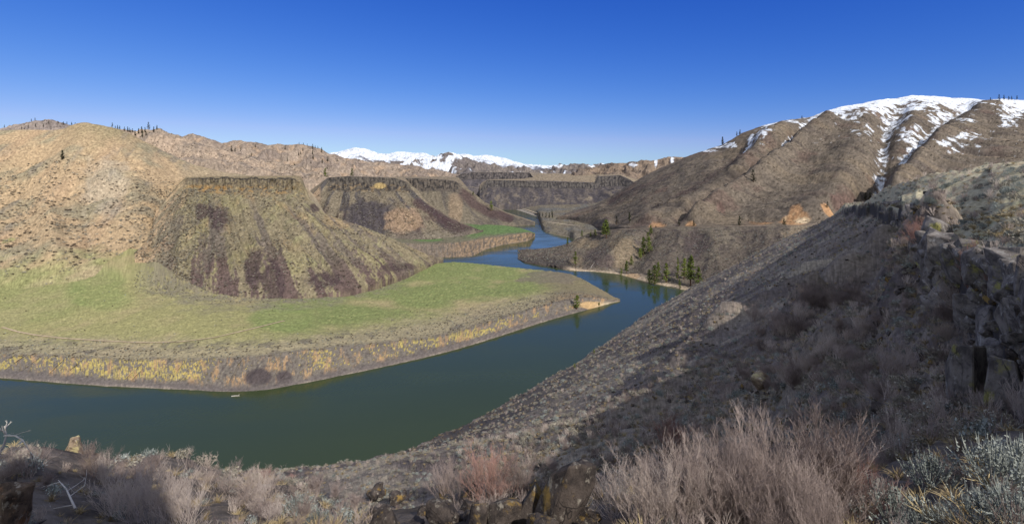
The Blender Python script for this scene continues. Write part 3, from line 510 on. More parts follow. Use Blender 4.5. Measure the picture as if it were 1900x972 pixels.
def fg_base(x, y):
    x = np.asarray(x, float); y = np.asarray(y, float)
    r = np.hypot(x, y) + 1e-6; az = np.degrees(np.arctan2(x, y))
    s = .586 * x + .81 * y; d = -.81 * x + .586 * y
    # ledge table
    ai = np.interp(az, AZ, np.arange(len(AZ))); ri = np.interp(np.log(r), np.log(RR), np.arange(len(RR)))
    a0 = np.clip(np.floor(ai).astype(int), 0, len(AZ) - 2); r0 = np.clip(np.floor(ri).astype(int), 0, len(RR) - 2); fa = ai - a0; fr = ri - r0
    fa = fa * fa * (3 - 2 * fa)
    n = (NT[a0, r0] * (1 - fr) + NT[a0, r0 + 1] * fr) * (1 - fa) + (NT[a0 + 1, r0] * (1 - fr) + NT[a0 + 1, r0 + 1] * fr) * fa
    n = n - np.maximum(0, r - 100) * .6
    # main hillside
    ds = np.interp(s, SHORE_S, SHORE_D); cc = np.interp(s, [-100,0,60,150,236,356,457,700], [78,84,90,98,105,112,114,114])
    pw = np.interp(s, [0,120,220,300], [1.25,1.15,1.05,1.0])
    t = 1 - d / ds; z = np.where(t > 0, cc * np.clip(t, 0, 1.35) ** pw, t * 60) + 1.1 * sm(-.015, .02, t)
    sc = np.interp(d, [-40,-7,20,60,85,168,260], [120,165,356,425,457,549,640]); q = s - sc
    z = z - .5 * np.where(q > 0, q * q / (q + 40), 0)
    z = np.minimum(z, 118)
    k = 4.0; m = np.maximum(n, z); z1 = m + k * np.log(np.exp((n - m) / k) + np.exp((z - m) / k)) - k * .1
    z1 = np.where(r < 25, np.maximum(n, z), z1 * sm(25, 40, r) + np.maximum(n, z) * (1 - sm(25, 40, r)))
    # rim and plateau
    rr = np.interp(az, RIM_AZ, RIM_R); rz = np.interp(az, RIM_AZ, RIM_Z); sr = np.interp(az, RIM_AZ, SKY_R); sz = np.interp(az, RIM_AZ, SKY_Z)
    wob = 1 + .10 * noise(az / 1.4, 0 * az, 201) * sm(0, 40, rr) + .05 * noise(az / .5, 0 * az, 202); rr = rr * wob
    tt = np.clip((r - rr) / np.maximum(sr - rr, 5), 0, 1); zm = np.where(r >= rr, rz + (sz - rz) * np.where(az < 43, tt ** 1.35, tt * (1.6 - .6 * tt)), rz - (rr - r) * np.interp(az, [33, 36, 37.5, 39, 41], [.75, .9, 1.2, 2.5, 5.0]))
    zm = np.where(r > sr, sz - (r - sr) * .12, zm); zm = np.where(az < 30, -50, zm)
    z1 = z1 + 16.5 * (1 - sm(3.0, 8.5, x)) * sm(-24, -14, x) * sm(-4.2, -8, y) * (r < 60)  # unseen mound behind the viewer, added to shade the ground at lower left
    zm = zm - 7.0 * np.exp(-(((x - 63) / 13) ** 2 + ((y - 81) / 17) ** 2)) - 3.5 * np.exp(-(((x - 84) / 12) ** 2 + ((y - 108) / 14) ** 2))
    plate = (zm > z1) & (r >= rr * 1.01)
    return np.maximum(z1, zm), (zm > z1) & (r < rr), plate, d / ds
def fg_z(x, y):
    z, cliff, plate, t = fg_base(x, y)
    r = np.hypot(x, y); s = .586 * x + .81 * y; d = -.81 * x + .586 * y
    a = np.clip(.05 * r ** .75, .03, 2.2); far = sm(30, 120, r)
    for px_, py_, x0, y0, x1, y1, amp, wd_ in SPURS:
        vx, vy = x1 - x0, y1 - y0; t = np.clip(((x - x0) * vx + (y - y0) * vy) / (vx * vx + vy * vy), 0, 1); dd = np.hypot(x - x0 - t * vx, y - y0 - t * vy); z = z + amp * np.exp(-(dd / wd_) ** 2) * (.6 + .4 * noise(x / 9, y / 9, 77))
    z = z + a * .55 * fbm(x / 6, y / 6, 211, 4) + .10 * fbm(x / .9, y / .9, 212, 3) * sm(1.5, 4, r)
    z = z + far * (1.5 * fbm(s / 26, d / 60, 213, 4) + 1.8 * (ridged(s / 30 + .3 * noise(d / 40, s / 40, 5), d / 260, 214, 3) - .4)) * (1 - plate)
    return np.where(z < -4, -4, z)
SPURS = []
def fg_hit(px, py, r0=1.5):
    """ground point of the near side along a measured direction"""
    Y = np.exp(np.linspace(math.log(r0), math.log(640), 1400)); x = (px - CX) / F * Y; zz = H - (py - HY) / F * Y
    g = fg_z(x, Y); k = np.nonzero(zz <= g)[0]
    j = k[0] if len(k) else len(Y) - 1
    return Vector((x[j], Y[j], g[j]))
_sp = []
for line, amp, wd_ in [([(1715,440),(1640,485),(1560,545),(1500,590),(1445,640)], 7.0, 5.0), ([(1640,600),(1540,660),(1450,720)], 4.5, 4.0), ([(1480,520),(1340,605),(1230,690)], 5.0, 7.0), ([(1300,690),(1180,760)], 4.5, 5.0)]:
    q = [fg_hit(*a) for a in line]
    for p0, p1 in zip(q[:-1], q[1:]): _sp.append((0, 0, p0.x, p0.y, p1.x, p1.y, amp, wd_))
SPURS = _sp
az = np.radians(np.concatenate([np.arange(-180, -50, 2.0), np.arange(-50, 50, .085), np.arange(50, 180.1, 2.0)]))
rr_ = np.exp(np.linspace(math.log(.35), math.log(700), 640))
R_, A_ = np.meshgrid(rr_, az, indexing='ij'); X_ = R_ * np.sin(A_); Y_ = R_ * np.cos(A_)
Z_ = fg_z(X_, Y_); _, cliff_, plate_, t_ = fg_base(X_, Y_)
s_ = .586 * X_ + .81 * Y_; d_ = -.81 * X_ + .586 * Y_
n1 = fbm(X_/3, Y_/3, 221); n2 = fbm(s_/24, d_/60, 222, 4); n3 = fbm(s_/9, d_/22, 223, 4)
c = np.zeros(Z_.shape + (3,)) + S(138,122,106); n4 = fbm(s_/14 + .3 * n3, d_/38, 226, 4); c = mix(c, S(112,98,92), sm(-.15, .25, n2 + .5 * n3)); c = mix(c, S(176,158,128), .85 * sm(.0, .3, n4 + .4 * n3)); c = mix(c, S(98,84,80), .7 * sm(.1, .35, fbm(s_/20, d_/50, 228, 4))); c = mix(c, S(86,74,70), .7 * sm(.05, .35, n1 * sm(60, 10, R_) + .6 * n3))
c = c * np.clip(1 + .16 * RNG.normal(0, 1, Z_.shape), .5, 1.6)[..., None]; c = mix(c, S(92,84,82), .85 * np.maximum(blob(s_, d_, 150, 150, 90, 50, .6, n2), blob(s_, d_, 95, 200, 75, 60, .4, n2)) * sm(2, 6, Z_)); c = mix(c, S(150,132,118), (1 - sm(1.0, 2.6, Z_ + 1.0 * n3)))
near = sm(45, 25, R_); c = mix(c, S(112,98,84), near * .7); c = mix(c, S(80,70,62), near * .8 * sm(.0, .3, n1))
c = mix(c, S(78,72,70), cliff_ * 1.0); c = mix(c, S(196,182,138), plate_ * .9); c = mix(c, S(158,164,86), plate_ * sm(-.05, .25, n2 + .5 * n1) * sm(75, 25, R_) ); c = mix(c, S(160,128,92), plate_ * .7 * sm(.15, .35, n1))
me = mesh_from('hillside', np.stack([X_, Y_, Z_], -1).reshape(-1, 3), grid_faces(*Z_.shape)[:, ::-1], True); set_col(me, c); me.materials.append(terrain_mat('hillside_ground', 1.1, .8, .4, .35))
tag(link(bpy.data.objects.new('hillside', me)), kind='structure')

# ---- water
w = np.array([[-3000, 20, 0], [3000, 20, 0], [3000, 3400, 0], [-3000, 3400, 0]], float)
me = mesh_from('river_water', w, np.array([[0, 1, 2, 3]])); m, nt, bs = nodes_of('river_water_surface'); L = nt.links
bs.inputs['Base Color'].default_value = (.036, .050, .018, 1); bs.inputs['Roughness'].default_value = .12; bs.inputs['IOR'].default_value = 1.33; bs.inputs['Specular IOR Level'].default_value = .3
tc = N(nt, 'ShaderNodeTexCoord'); mp = N(nt, 'ShaderNodeMapping'); mp.inputs['Scale'].default_value = (.5, .22, 1); L.new(tc.outputs['Object'], mp.inputs['Vector'])
nz = N(nt, 'ShaderNodeTexNoise'); nz.inputs['Scale'].default_value = 1.0; nz.inputs['Detail'].default_value = 5; L.new(mp.outputs['Vector'], nz.inputs['Vector'])
bp = N(nt, 'ShaderNodeBump'); bp.inputs['Strength'].default_value = .35; bp.inputs['Distance'].default_value = .12; L.new(nz.outputs['Fac'], bp.inputs['Height']); L.new(bp.outputs['Normal'], bs.inputs['Normal'])
wm = N(nt, 'ShaderNodeMapping'); wm.inputs['Scale'].default_value = (.012, .03, 1); L.new(tc.outputs['Object'], wm.inputs['Vector']); wn = N(nt, 'ShaderNodeTexNoise'); wn.inputs['Scale'].default_value = 1; wn.inputs['Detail'].default_value = 4; L.new(wm.outputs['Vector'], wn.inputs['Vector'])
wr = N(nt, 'ShaderNodeMapRange'); wr.inputs['From Min'].default_value = .35; wr.inputs['From Max'].default_value = .65; wr.inputs['To Min'].default_value = .07; wr.inputs['To Max'].default_value = .24; L.new(wn.outputs['Fac'], wr.inputs['Value']); L.new(wr.outputs['Result'], bs.inputs['Roughness'])
ws = N(nt, 'ShaderNodeMapRange'); ws.inputs['From Min'].default_value = .35; ws.inputs['From Max'].default_value = .65; ws.inputs['To Min'].default_value = .2; ws.inputs['To Max'].default_value = .6; L.new(wn.outputs['Fac'], ws.inputs['Value']); L.new(ws.outputs['Result'], bp.inputs['Strength'])
me.materials.append(m); tag(link(bpy.data.objects.new('river_water', me)), kind='structure')
# ---- ground to the horizon, far below and beyond everything
w = np.array([[-40000, -500, -6], [40000, -500, -6], [40000, 40000, -6], [-40000, 40000, -6]], float)
me = mesh_from('ground', w, np.array([[0, 1, 2, 3]])); set_col(me, np.tile(S(120,104,84), (4, 1))); me.materials.append(terrain_mat('plain_ground', .01, .3, .3, 1)); tag(link(bpy.data.objects.new('ground', me)), kind='structure')
# ================================================================== plants, rocks, tracks
class MB:
    def __init__(s): s.v = []; s.f = []
    def tube(s, pts, r0, r1, k=3):
        n0 = len(s.v); n = len(pts)
        for i, p in enumerate(pts):
            a = pts[min(i + 1, n - 1)] - pts[max(i - 1, 0)]; a.normalize()
            u = a.orthogonal().normalized(); w = a.cross(u); r = r0 + (r1 - r0) * i / (n - 1)
            for j in range(k):
                t = 2 * math.pi * j / k; s.v.append(p + (u * math.cos(t) + w * math.sin(t)) * r)
        for i in range(n - 1):
            for j in range(k):
                a = n0 + i * k + j; b_ = n0 + i * k + (j + 1) % k; s.f.append((a, b_, b_ + k, a + k))
    def blade(s, p, d, L, w, bend=0.0):
        u = d.orthogonal().normalized(); u.rotate(Matrix.Rotation(random.random() * 6.28, 3, d)); n0 = len(s.v)
        m = p + d * L * .5; e = p + d * L + Vector((d.x, d.y, -.6)) * bend * L
        s.v += [p - u * w * .35, p + u * w * .35, m + u * w * .5, m - u * w * .5, e + u * w * .08, e - u * w * .08]
        s.f += [(n0, n0 + 1, n0 + 2, n0 + 3), (n0 + 3, n0 + 2, n0 + 4, n0 + 5)]
    def leaf(s, p, size):
        a = Vector((random.gauss(0, 1), random.gauss(0, 1), random.gauss(0, 1))).normalized(); u = a.orthogonal().normalized(); w = a.cross(u); n0 = len(s.v)
        s.v += [p - u * size, p - w * size * .6, p + u * size, p + w * size * .6]; s.f.append((n0, n0 + 1, n0 + 2, n0 + 3))
    def mesh(s, name, mat):
        me = mesh_from(name, np.array([tuple(v) for v in s.v]), np.array(s.f)); me.materials.append(mat); return me
def rdir(tilt):
    a = random.random() * 6.283; t = math.radians(tilt); return Vector((math.sin(t) * math.cos(a), math.sin(t) * math.sin(a), math.cos(t)))
def bare_shrub(name, mat, stems=42, twigs=8, subs=4, tilt=42, rad=.0065, spread=.12, seed=0, droop=.0):
    random.seed(seed); b = MB()
    for _ in range(stems):
        a = random.random() * 6.28; q = random.random() ** .5 * spread; p = Vector((q * math.cos(a), q * math.sin(a), -.05)); d = rdir(abs(random.gauss(0, tilt * .6))); d = (d + p * 1.5); d.normalize()
        L = random.uniform(.55, 1.05); pts = [p]; 
        for i in range(5):
            d = (d + Vector((random.gauss(0, .10), random.gauss(0, .10), .10 - droop))).normalized(); p = p + d * L / 5; pts.append(p)
        b.tube(pts, rad, rad * .35)
        for k in range(twigs):
            t = random.uniform(.3, 1) * 5; i = min(4, int(t)); o = pts[i].lerp(pts[i + 1], t - i); td = (pts[i + 1] - pts[i]).normalized(); e = (td + rdir(90) * random.uniform(.35, .9) + Vector((0, 0, .25))).normalized(); l = random.uniform(.10, .30) * (1.25 - t / 8)
            m = o + e * l * .5 + Vector((0, 0, .01)); z = o + e * l + Vector((0, 0, .03)); b.tube([o, m, z], rad * .42, rad * .22)
            for _s in range(subs):
                oo = o.lerp(z, random.uniform(.25, 1)); ee = (e + rdir(90) * .8 + Vector((0, 0, .3))).normalized(); b.tube([oo, oo + ee * random.uniform(.04, .13)], rad * .28, rad * .18)
    return b.mesh(name, mat)
def sage(name, mat, spikes=170, leaves=900, seed=0, up=.8):
    random.seed(seed); b = MB()
    for _ in range(14): 
        d = rdir(random.uniform(5, 65)); b.tube([Vector((0, 0, -.05)), d * .25, d * .55 + Vector((0, 0, .1))], .018, .006)
    for _ in range(spikes):
        d = rdir(90 * random.random() ** .8); p = Vector((d.x * .48, d.y * .48, d.z * .45 + .08)) * random.uniform(.55, 1.0); e = (d * .5 + Vector((random.gauss(0, .12), random.gauss(0, .12), up))).normalized(); L = random.uniform(.10, .30)
        b.blade(p, e, L, .012)
        for k in range(max(1, leaves // spikes)): b.leaf(p + e * L * random.uniform(-.1, .7) + rdir(90) * .02, random.uniform(.012, .028))
    return b.mesh(name, mat)
def clump(name, mat, n=90, seed=0, flat=.7, size=.11, spikes=0):
    random.seed(seed); b = MB(); cs = [(random.gauss(0, .22), random.gauss(0, .22), random.uniform(.1, .35)) for _ in range(6)]
    for _ in range(n):
        d = rdir(95 * random.random() ** .7); c = random.choice(cs); p = Vector((c[0] + d.x * .34, c[1] + d.y * .34, (c[2] + d.z * .42) * flat + .03)); b.leaf(p, size * random.uniform(.5, 1.2))
    for _ in range(spikes): 
        d = rdir(80 * random.random()); b.blade(Vector((d.x * .2, d.y * .2, .1)), (d + Vector((0, 0, .5))).normalized(), random.uniform(.35, .75), .03)
    return b.mesh(name, mat)
def tuft(name, mat, n=60, seed=0):
    random.seed(seed); b = MB()
    for _ in range(n):
        d = rdir(60 * random.random() ** .7); b.blade(Vector((random.gauss(0, .06), random.gauss(0, .06), -.02)), d, random.uniform(.5, 1.0), .03, random.uniform(.1, .5))
    return b.mesh(name, mat)
def rock(name, mat, seed, box=(1, 1, 1), n=16, rough=.05, taper=0.0):
    import bmesh
    random.seed(seed); bm = bmesh.new()
    for _ in range(n):
        q = [random.uniform(-1, 1) for _ in range(3)]; k = max(abs(v) for v in q); e = .72 + .28 * random.random()
        bm.verts.new(Vector([v / k * e * s * .5 for v, s in zip(q, box)]))
    h = bmesh.ops.convex_hull(bm, input=bm.verts[:]); bmesh.ops.delete(bm, geom=[v for v in bm.verts if not v.link_faces], context='VERTS')
    bmesh.ops.dissolve_limit(bm, angle_limit=.22, verts=bm.verts[:], edges=bm.edges[:])
    try: bmesh.ops.bevel(bm, geom=bm.edges[:], offset=.035 * min(box), segments=1, affect='EDGES')
    except Exception: pass
    bmesh.ops.triangulate(bm, faces=bm.faces[:]); bmesh.ops.subdivide_edges(bm, edges=[e for e in bm.edges if e.calc_length() > .22 * max(box)], cuts=2, use_grid_fill=True); bmesh.ops.triangulate(bm, faces=bm.faces[:]); bmesh.ops.subdivide_edges(bm, edges=[e for e in bm.edges if e.calc_length() > .16 * max(box)], cuts=1, use_grid_fill=True); bmesh.ops.triangulate(bm, faces=bm.faces[:])
    co = np.array([v.co[:] for v in bm.verts]); mb = max(box)
    ds = rough * mb * (fbm(co[:, 0] / mb * 3 + seed, co[:, 2] / mb * 3 + co[:, 1] / mb * 2.1, 300 + seed, 4))
    bm.normal_update()
    for v, q in zip(bm.verts, ds): v.co += v.normal * float(q); k = 1 - taper * (v.co.z / box[2] + .5); v.co.x *= k; v.co.y *= k
    me = bpy.data.meshes.new(name); bm.to_mesh(me); bm.free(); me.materials.append(mat); return me

M_twig = plant_mat('bare_twig_bark', tuple(S(132,116,110,.72)), tuple(S(194,176,168,.82)), scale=1.5)
M_red = plant_mat('red_twig_bark', tuple(S(150,112,102,.72)), tuple(S(204,164,150,.85)), scale=1.5)
M_pale = plant_mat('pale_twig_bark', tuple(S(172,154,144,.8)), tuple(S(224,208,196,.9)), scale=1.5)
M_dead = plant_mat('weathered_wood', tuple(S(150,140,132,.7)), tuple(S(214,206,196,.85)))
M_sage = plant_mat('sage_leaf', tuple(S(108,116,112,.65)), tuple(S(182,186,178,.82)), scale=4)
M_sagedk = plant_mat('sage_leaf_dull', tuple(S(108,104,96,.7)), tuple(S(184,176,158,.82)), scale=4)
M_dry = plant_mat('dry_grass_blade', tuple(S(138,118,88,.65)), tuple(S(206,186,142,.85)))
M_dot = plant_mat('dark_shrub_leaf', tuple(S(70,60,54,.55)), tuple(S(112,98,86,.7)), scale=2)
M_ndl = plant_mat('pine_needles', tuple(S(62,76,36,.75)), tuple(S(132,142,66,.9)), trans=.15, scale=1.2)
M_ndd = plant_mat('dark_pine_needles', tuple(S(34,40,30,.6)), tuple(S(66,74,48,.75)), trans=.1, scale=.8)
M_trunk = plant_mat('pine_bark', tuple(S(70,52,42,.7)), tuple(S(122,92,72,.7)))
M_green = plant_mat('green_leaf', tuple(S(70,86,40,.7)), tuple(S(124,136,66,.8)))
M_bas = rock_mat('basalt', tuple(S(94,84,78)), tuple(S(58,52,50)), tuple(S(146,120,70)), .08, tuple(S(150,142,130)))
M_basdk = rock_mat('shaded_cliff_basalt', tuple(S(140,132,126)), tuple(S(84,78,76)), tuple(S(148,142,86)), .05, tuple(S(168,164,160)))  # cliff and rim rock, a paler grey than the boulder basalt
M_baso = rock_mat('lichened_basalt', tuple(S(124,104,86)), tuple(S(66,56,50)), tuple(S(160,118,84)), .07, tuple(S(176,164,146)))
M_basp = rock_mat('pale_basalt', tuple(S(168,148,124)), tuple(S(118,100,84)), tuple(S(190,176,132)), .08, tuple(S(206,196,180)))

SHB = [bare_shrub(f'bare_shrub', M_twig, 60, 10, 5, 44, .0044, .16, 11), bare_shrub('bare_shrub', M_twig, 60, 10, 4, 58, .0042, .24, 12), bare_shrub('bare_shrub', M_twig, 26, 12, 7, 30, .006, .06, 13)]
SHR = [bare_shrub('red_shrub', M_red, 60, 9, 5, 52, .0045, .22, 14), bare_shrub('red_shrub', M_red, 20, 11, 6, 20, .007, .06, 15)]
SHP = [bare_shrub('pale_shrub', M_pale, 36, 9, 5, 24, .005, .14, 16), bare_shrub('pale_shrub', M_pale, 44, 9, 4, 55, .005, .2, 17)]
SAG = [sage('sagebrush', M_sage, 190, 1100, 21), sage('sagebrush', M_sage, 150, 900, 22, 1.1), sage('sagebrush', M_sage, 220, 900, 23, .6)]
SMB = [bare_shrub('twiggy_shrub', M_twig, 22, 5, 2, 55, .012, .2, 24), bare_shrub('twiggy_shrub', M_pale, 20, 5, 2, 50, .012, .2, 25)]
CLS = [clump('sage_clump', M_sage, 120, 31, .8, .075, 26), clump('sage_clump', M_sagedk, 120, 32, .7, .08, 24), clump('sage_clump', M_sagedk, 100, 33, .9, .08, 30)]
CLD = [clump('dark_clump', M_dot, 70, 34, .75, .15), clump('dark_clump', M_dot, 60, 35, .6, .15), clump('dark_clump', M_sagedk, 60, 36, .7, .14)]
TUF = [tuft('grass_tuft', M_dry, 60, 41), tuft('grass_tuft', M_dry, 45, 42)]

def scatter(name, pts, scl, protos, label, cat, sq=1.0):
    """uncountable cover: one object whose points carry copies of the little plants"""
    me = bpy.data.meshes.new(name); n = len(pts); me.vertices.add(n); me.vertices.foreach_set('co', np.asarray(pts, np.float32).ravel())
    a = me.attributes.new('scl', 'FLOAT_VECTOR', 'POINT'); s3 = np.stack([scl, scl, np.asarray(scl) * sq * RNG.uniform(.8, 1.2, n)], -1); a.data.foreach_set('vector', s3.astype(np.float32).ravel())
    a = me.attributes.new('rot', 'FLOAT_VECTOR', 'POINT'); r3 = np.stack([RNG.normal(0, .12, n), RNG.normal(0, .12, n), RNG.uniform(0, 6.28, n)], -1); a.data.foreach_set('vector', r3.astype(np.float32).ravel())
    a = me.attributes.new('idx', 'INT', 'POINT'); a.data.foreach_set('value', RNG.integers(0, len(protos), n).astype(np.int32))
    ng = bpy.data.node_groups.new(name, 'GeometryNodeTree'); ng.interface.new_socket('Geometry', in_out='INPUT', socket_type='NodeSocketGeometry'); ng.interface.new_socket('Geometry', in_out='OUTPUT', socket_type='NodeSocketGeometry')
    L = ng.links; gi = N(ng, 'NodeGroupInput'); go = N(ng, 'NodeGroupOutput'); ip = N(ng, 'GeometryNodeInstanceOnPoints'); gt = N(ng, 'GeometryNodeGeometryToInstance')
    for p in reversed(protos):
        po = bpy.data.objects.new(p.name, p); oi = N(ng, 'GeometryNodeObjectInfo'); oi.inputs['Object'].default_value = po; oi.inputs['As Instance'].default_value = True; L.new(oi.outputs['Geometry'], gt.inputs[0])
    def at(nm, t):
        q = N(ng, 'GeometryNodeInputNamedAttribute', data_type=t); q.inputs['Name'].default_value = nm; return q.outputs[0]
    L.new(gi.outputs[0], ip.inputs['Points']); L.new(gt.outputs[0], ip.inputs['Instance']); ip.inputs['Pick Instance'].default_value = True
    L.new(at('idx', 'INT'), ip.inputs['Instance Index']); L.new(at('rot', 'FLOAT_VECTOR'), ip.inputs['Rotation']); L.new(at('scl', 'FLOAT_VECTOR'), ip.inputs['Scale']); L.new(ip.outputs[0], go.inputs[0])
    o = link(bpy.data.objects.new(name, me)); md = o.modifiers.new('cover', 'NODES'); md.node_group = ng
    return tag(o, label, cat, None, 'stuff')
def put(name, me, loc, scl, label, cat, group=None, rz=None, tilt=.08):
    o = link(bpy.data.objects.new(name, me)); o.location = loc; o.scale = scl if hasattr(scl, '__len__') else (scl, scl, scl)
    o.rotation_euler = (random.gauss(0, tilt), random.gauss(0, tilt), random.uniform(0, 6.28) if rz is None else rz)
    return tag(o, label, cat, group)

# ---- uncountable ground cover
def polar_pts(n, a0, a1, r0, r1, p=1.4):
    az = np.radians(RNG.uniform(a0, a1, n)); r = (RNG.uniform(r0 ** (2 - p), r1 ** (2 - p), n)) ** (1 / (2 - p)); x, y = r * np.sin(az), r * np.cos(az)
    z = fg_z(x, y); _, cl, pl, t = fg_base(x, y); return x, y, z, cl, pl, r
x, y, z, cl, pl, r = polar_pts(42000, -50, 50, 26, 640, 1.25); s_, d_ = .586 * x + .81 * y, -.81 * x + .586 * y
dn = fbm(x / 14, y / 14, 401, 3) + .5 * fbm(s_ / 40, d_ / 12, 402, 3)
tal = np.maximum(blob(s_, d_, 140, 168, 70, 34), blob(s_, d_, 95, 205, 70, 55))
k = (z > 1.5) & ~(cl & (np.degrees(np.arctan2(x, y)) > 39.6)) & (RNG.random(len(x)) < np.clip(.62 + 1.1 * dn, .08, 1)) & (RNG.random(len(x)) > tal * .85)
P = np.stack([x, y, z - .05], -1)[k]; sc = RNG.uniform(.55, 1.25, k.sum()) * (.75 + .6 * sm(40, 300, r[k]))
kind = RNG.random(k.sum())
scatter('sagebrush_cover', P[kind < .5], sc[kind < .5], CLS, 'dense grey sagebrush and low shrubs covering the steep near hillside', 'shrub cover')
scatter('dry_grass_cover', P[(kind >= .5) & (kind < .8)], sc[(kind >= .5) & (kind < .8)] * .75, TUF, 'pale dry bunchgrass growing between the shrubs on the near hillside', 'dry grass')
scatter('twig_cover', P[kind >= .8], sc[kind >= .8] * 1.0, SMB, 'leafless pinkish brush mixed through the sagebrush on the near hillside', 'brush')
x, y, z, cl, pl, r = polar_pts(11000, -6, 44, 17, 120, 1.45); dn = fbm(x / 7, y / 7, 431, 3); k = ~(cl & (r < 62)) & ~pl & (RNG.random(len(x)) < np.clip(.55 + 1.1 * dn, .05, 1)); P = np.stack([x, y, z - .04], -1)[k]; kind = RNG.random(k.sum()); sc = RNG.uniform(.4, 1.0, k.sum()) * (.7 + .5 * sm(20, 80, r[k]))
scatter('slope_sagebrush', P[kind < .35], sc[kind < .35] * 1.2, CLS, 'grey sagebrush on the shaded upper part of the near hillside', 'shrub cover')
scatter('slope_grass', P[(kind >= .35) & (kind < .7)], sc[(kind >= .35) & (kind < .7)] * .8, TUF, 'dry grass on the shaded upper part of the near hillside', 'dry grass')
scatter('slope_brush', P[kind >= .7], sc[kind >= .7] * 1.4, SMB, 'tangled leafless brush on the shaded upper part of the near hillside', 'brush')
x, y, z, cl, pl, r = polar_pts(2600, -50, 50, 3.0, 30, 1.2); k = ~cl; dn = fbm(x / 3, y / 3, 405, 3)
k &= (RNG.random(len(x)) < np.clip(.6 + 1.0 * dn, .1, 1)); pxx = CX + F * x / np.maximum(y, .5); k &= ~((pxx > 680) & (pxx < 1140) & (r < 24) & (RNG.random(len(x)) < .93)); k &= ~((pxx > 1100) & (r < 24) & (RNG.random(len(x)) < .5)); P = np.stack([x, y, z - .03], -1)[k]; kind = RNG.random(k.sum()); sc = RNG.uniform(.2, .45, k.sum())
scatter('ledge_grass', P[kind < .6], sc[kind < .6], TUF, 'dry grass tufts and litter covering the ground of the near ledge', 'dry grass')
scatter('ledge_brush', P[kind >= .6], sc[kind >= .6] * 1.1, SMB + CLS[:1], 'low tangled twigs and small sagebrush covering the near ledge', 'brush')

b = SH['slope']; P, px_, py_ = b.sample(5200, (b.T > 1.0) * (b.T < 2.9) * np.clip(.5 + fbm(b.X/14, b.Y/14, 411, 3), .05, 1)); scatter('river_slope_brush', P, RNG.uniform(.7, 1.7, len(P)), CLS + CLD, 'grey brush speckling the brown slope between the river and the road', 'brush')
b = SH['mountain']; P, px_, py_ = b.sample(7500, (b.T > .1) * (b.T < 1.7) * np.clip(.25 + fbm(b.X/40, b.Y/40, 412, 4), .01, 1)); scatter('mountain_brush', P, RNG.uniform(.8, 2.2, len(P)), CLD, 'scattered dark brush on the brown mountain side', 'brush')
b = SH['mesa1']; P, px_, py_ = b.sample(5500, (b.T < .98) * np.clip(.3 + .8 * sm(420, 300, b.PX) + fbm(b.X/18, b.Y/18, 413, 3), .02, 1)); scatter('talus_brush', P, RNG.uniform(.7, 1.9, len(P)), CLS[1:] + CLD, 'grey brush and stones speckling the slope under the nearest mesa', 'brush')
b = SH['bench']; wgt = np.zeros_like(b.Y); wgt = sm(2.6, 2.2, b.T + .5 * fbm(b.X/14, b.Y/9, 414, 3)) * (b.T > 1.98) * (b.T < 3) + .10 * (b.T > 2) * (b.T < 4.2) * sm(.12, .3, fbm(b.X/12, b.Y/7, 415, 3)) + .7 * sm(3.6, 3.95, b.T) * (b.T < 4.3) * (b.PX > 250) * (b.PX < 760)
P, px_, py_ = b.sample(4300, wgt); scatter('bench_brush', P, RNG.uniform(.45, 1.15, len(P)), CLS + CLD, 'grey sagebrush along the rim and back of the grassy bench', 'brush')
b = SH['mesa2']; P, px_, py_ = b.sample(2200, (b.T < .98) * np.clip(.4 + fbm(b.X/30, b.Y/30, 416, 3), .05, 1)); scatter('middle_mesa_brush', P, RNG.uniform(1.0, 2.4, len(P)), CLD, 'dark brush on the slope below the middle mesa', 'brush')
b = SH['hill']; hw = (b.T > .12) * (b.T < 1.5) * (b.PX > -60) * (b.PX < 345) * np.clip(.30 + .9 * fbm(b.X/34, b.Y/34, 417, 3) + .35 * sm(330, 430, b.PY), .01, 1) * sm(275, 320, b.PY)
P, px_, py_ = b.sample(950, hw); scatter('hill_brush', P, RNG.uniform(1.3, 2.5, len(P)), CLD, 'hundreds of tiny dark shrubs sprinkled over the tan left hill', 'shrub cover')
P, px_, py_ = b.sample(1500, (b.T > .0) * (b.T < 1.4) * (b.PX < 345) * sm(.05, .2, fbm((b.X + .45 * b.Y)/26, b.Y/60, 418, 3)) * sm(260, 300, b.PY)); scatter('hill_sagebrush', P, RNG.uniform(1.0, 2.2, len(P)), CLS[1:], 'grey sagebrush in streaks down the tan left hill', 'shrub cover')
b = SH['hill']; P, px_, py_ = b.sample(1300, (b.T < 1.5) * (b.PX < 345) * sm(225, 300, b.PX) * sm(320, 380, b.PY)); scatter('hill_edge_brush', P, RNG.uniform(.8, 1.8, len(P)), CLS[1:] + CLD, 'grey brush where the tan hill meets the slope of the nearest mesa', 'shrub cover')
for nm, lab in [('brown_ridge', 'dark brush spotting the brown ridge behind the tan hill'), ('north_ridge', 'dark brush and small trees spotting the ridge in front of the snowy range'), ('far_left_ridge', 'dark brush spotting the grey ridge at far left')]:
    b = SH[nm]; P, px_, py_ = b.sample(1500, (b.T > .2) * (b.T < .98) * np.clip(.3 + fbm(b.X/90, b.Y/90, 419, 3), .02, 1)); scatter(nm + '_brush', P, RNG.uniform(1.6, 3.6, len(P)), CLD, lab, 'brush')
b = SH['terrace']; P, px_, py_ = b.sample(900, (b.T > 1) * (b.T < 2.9) * 1.0); scatter('terrace_brush', P, RNG.uniform(1.0, 2.2, len(P)), CLS[1:], 'grey sagebrush on the flat beside the upper river', 'brush')
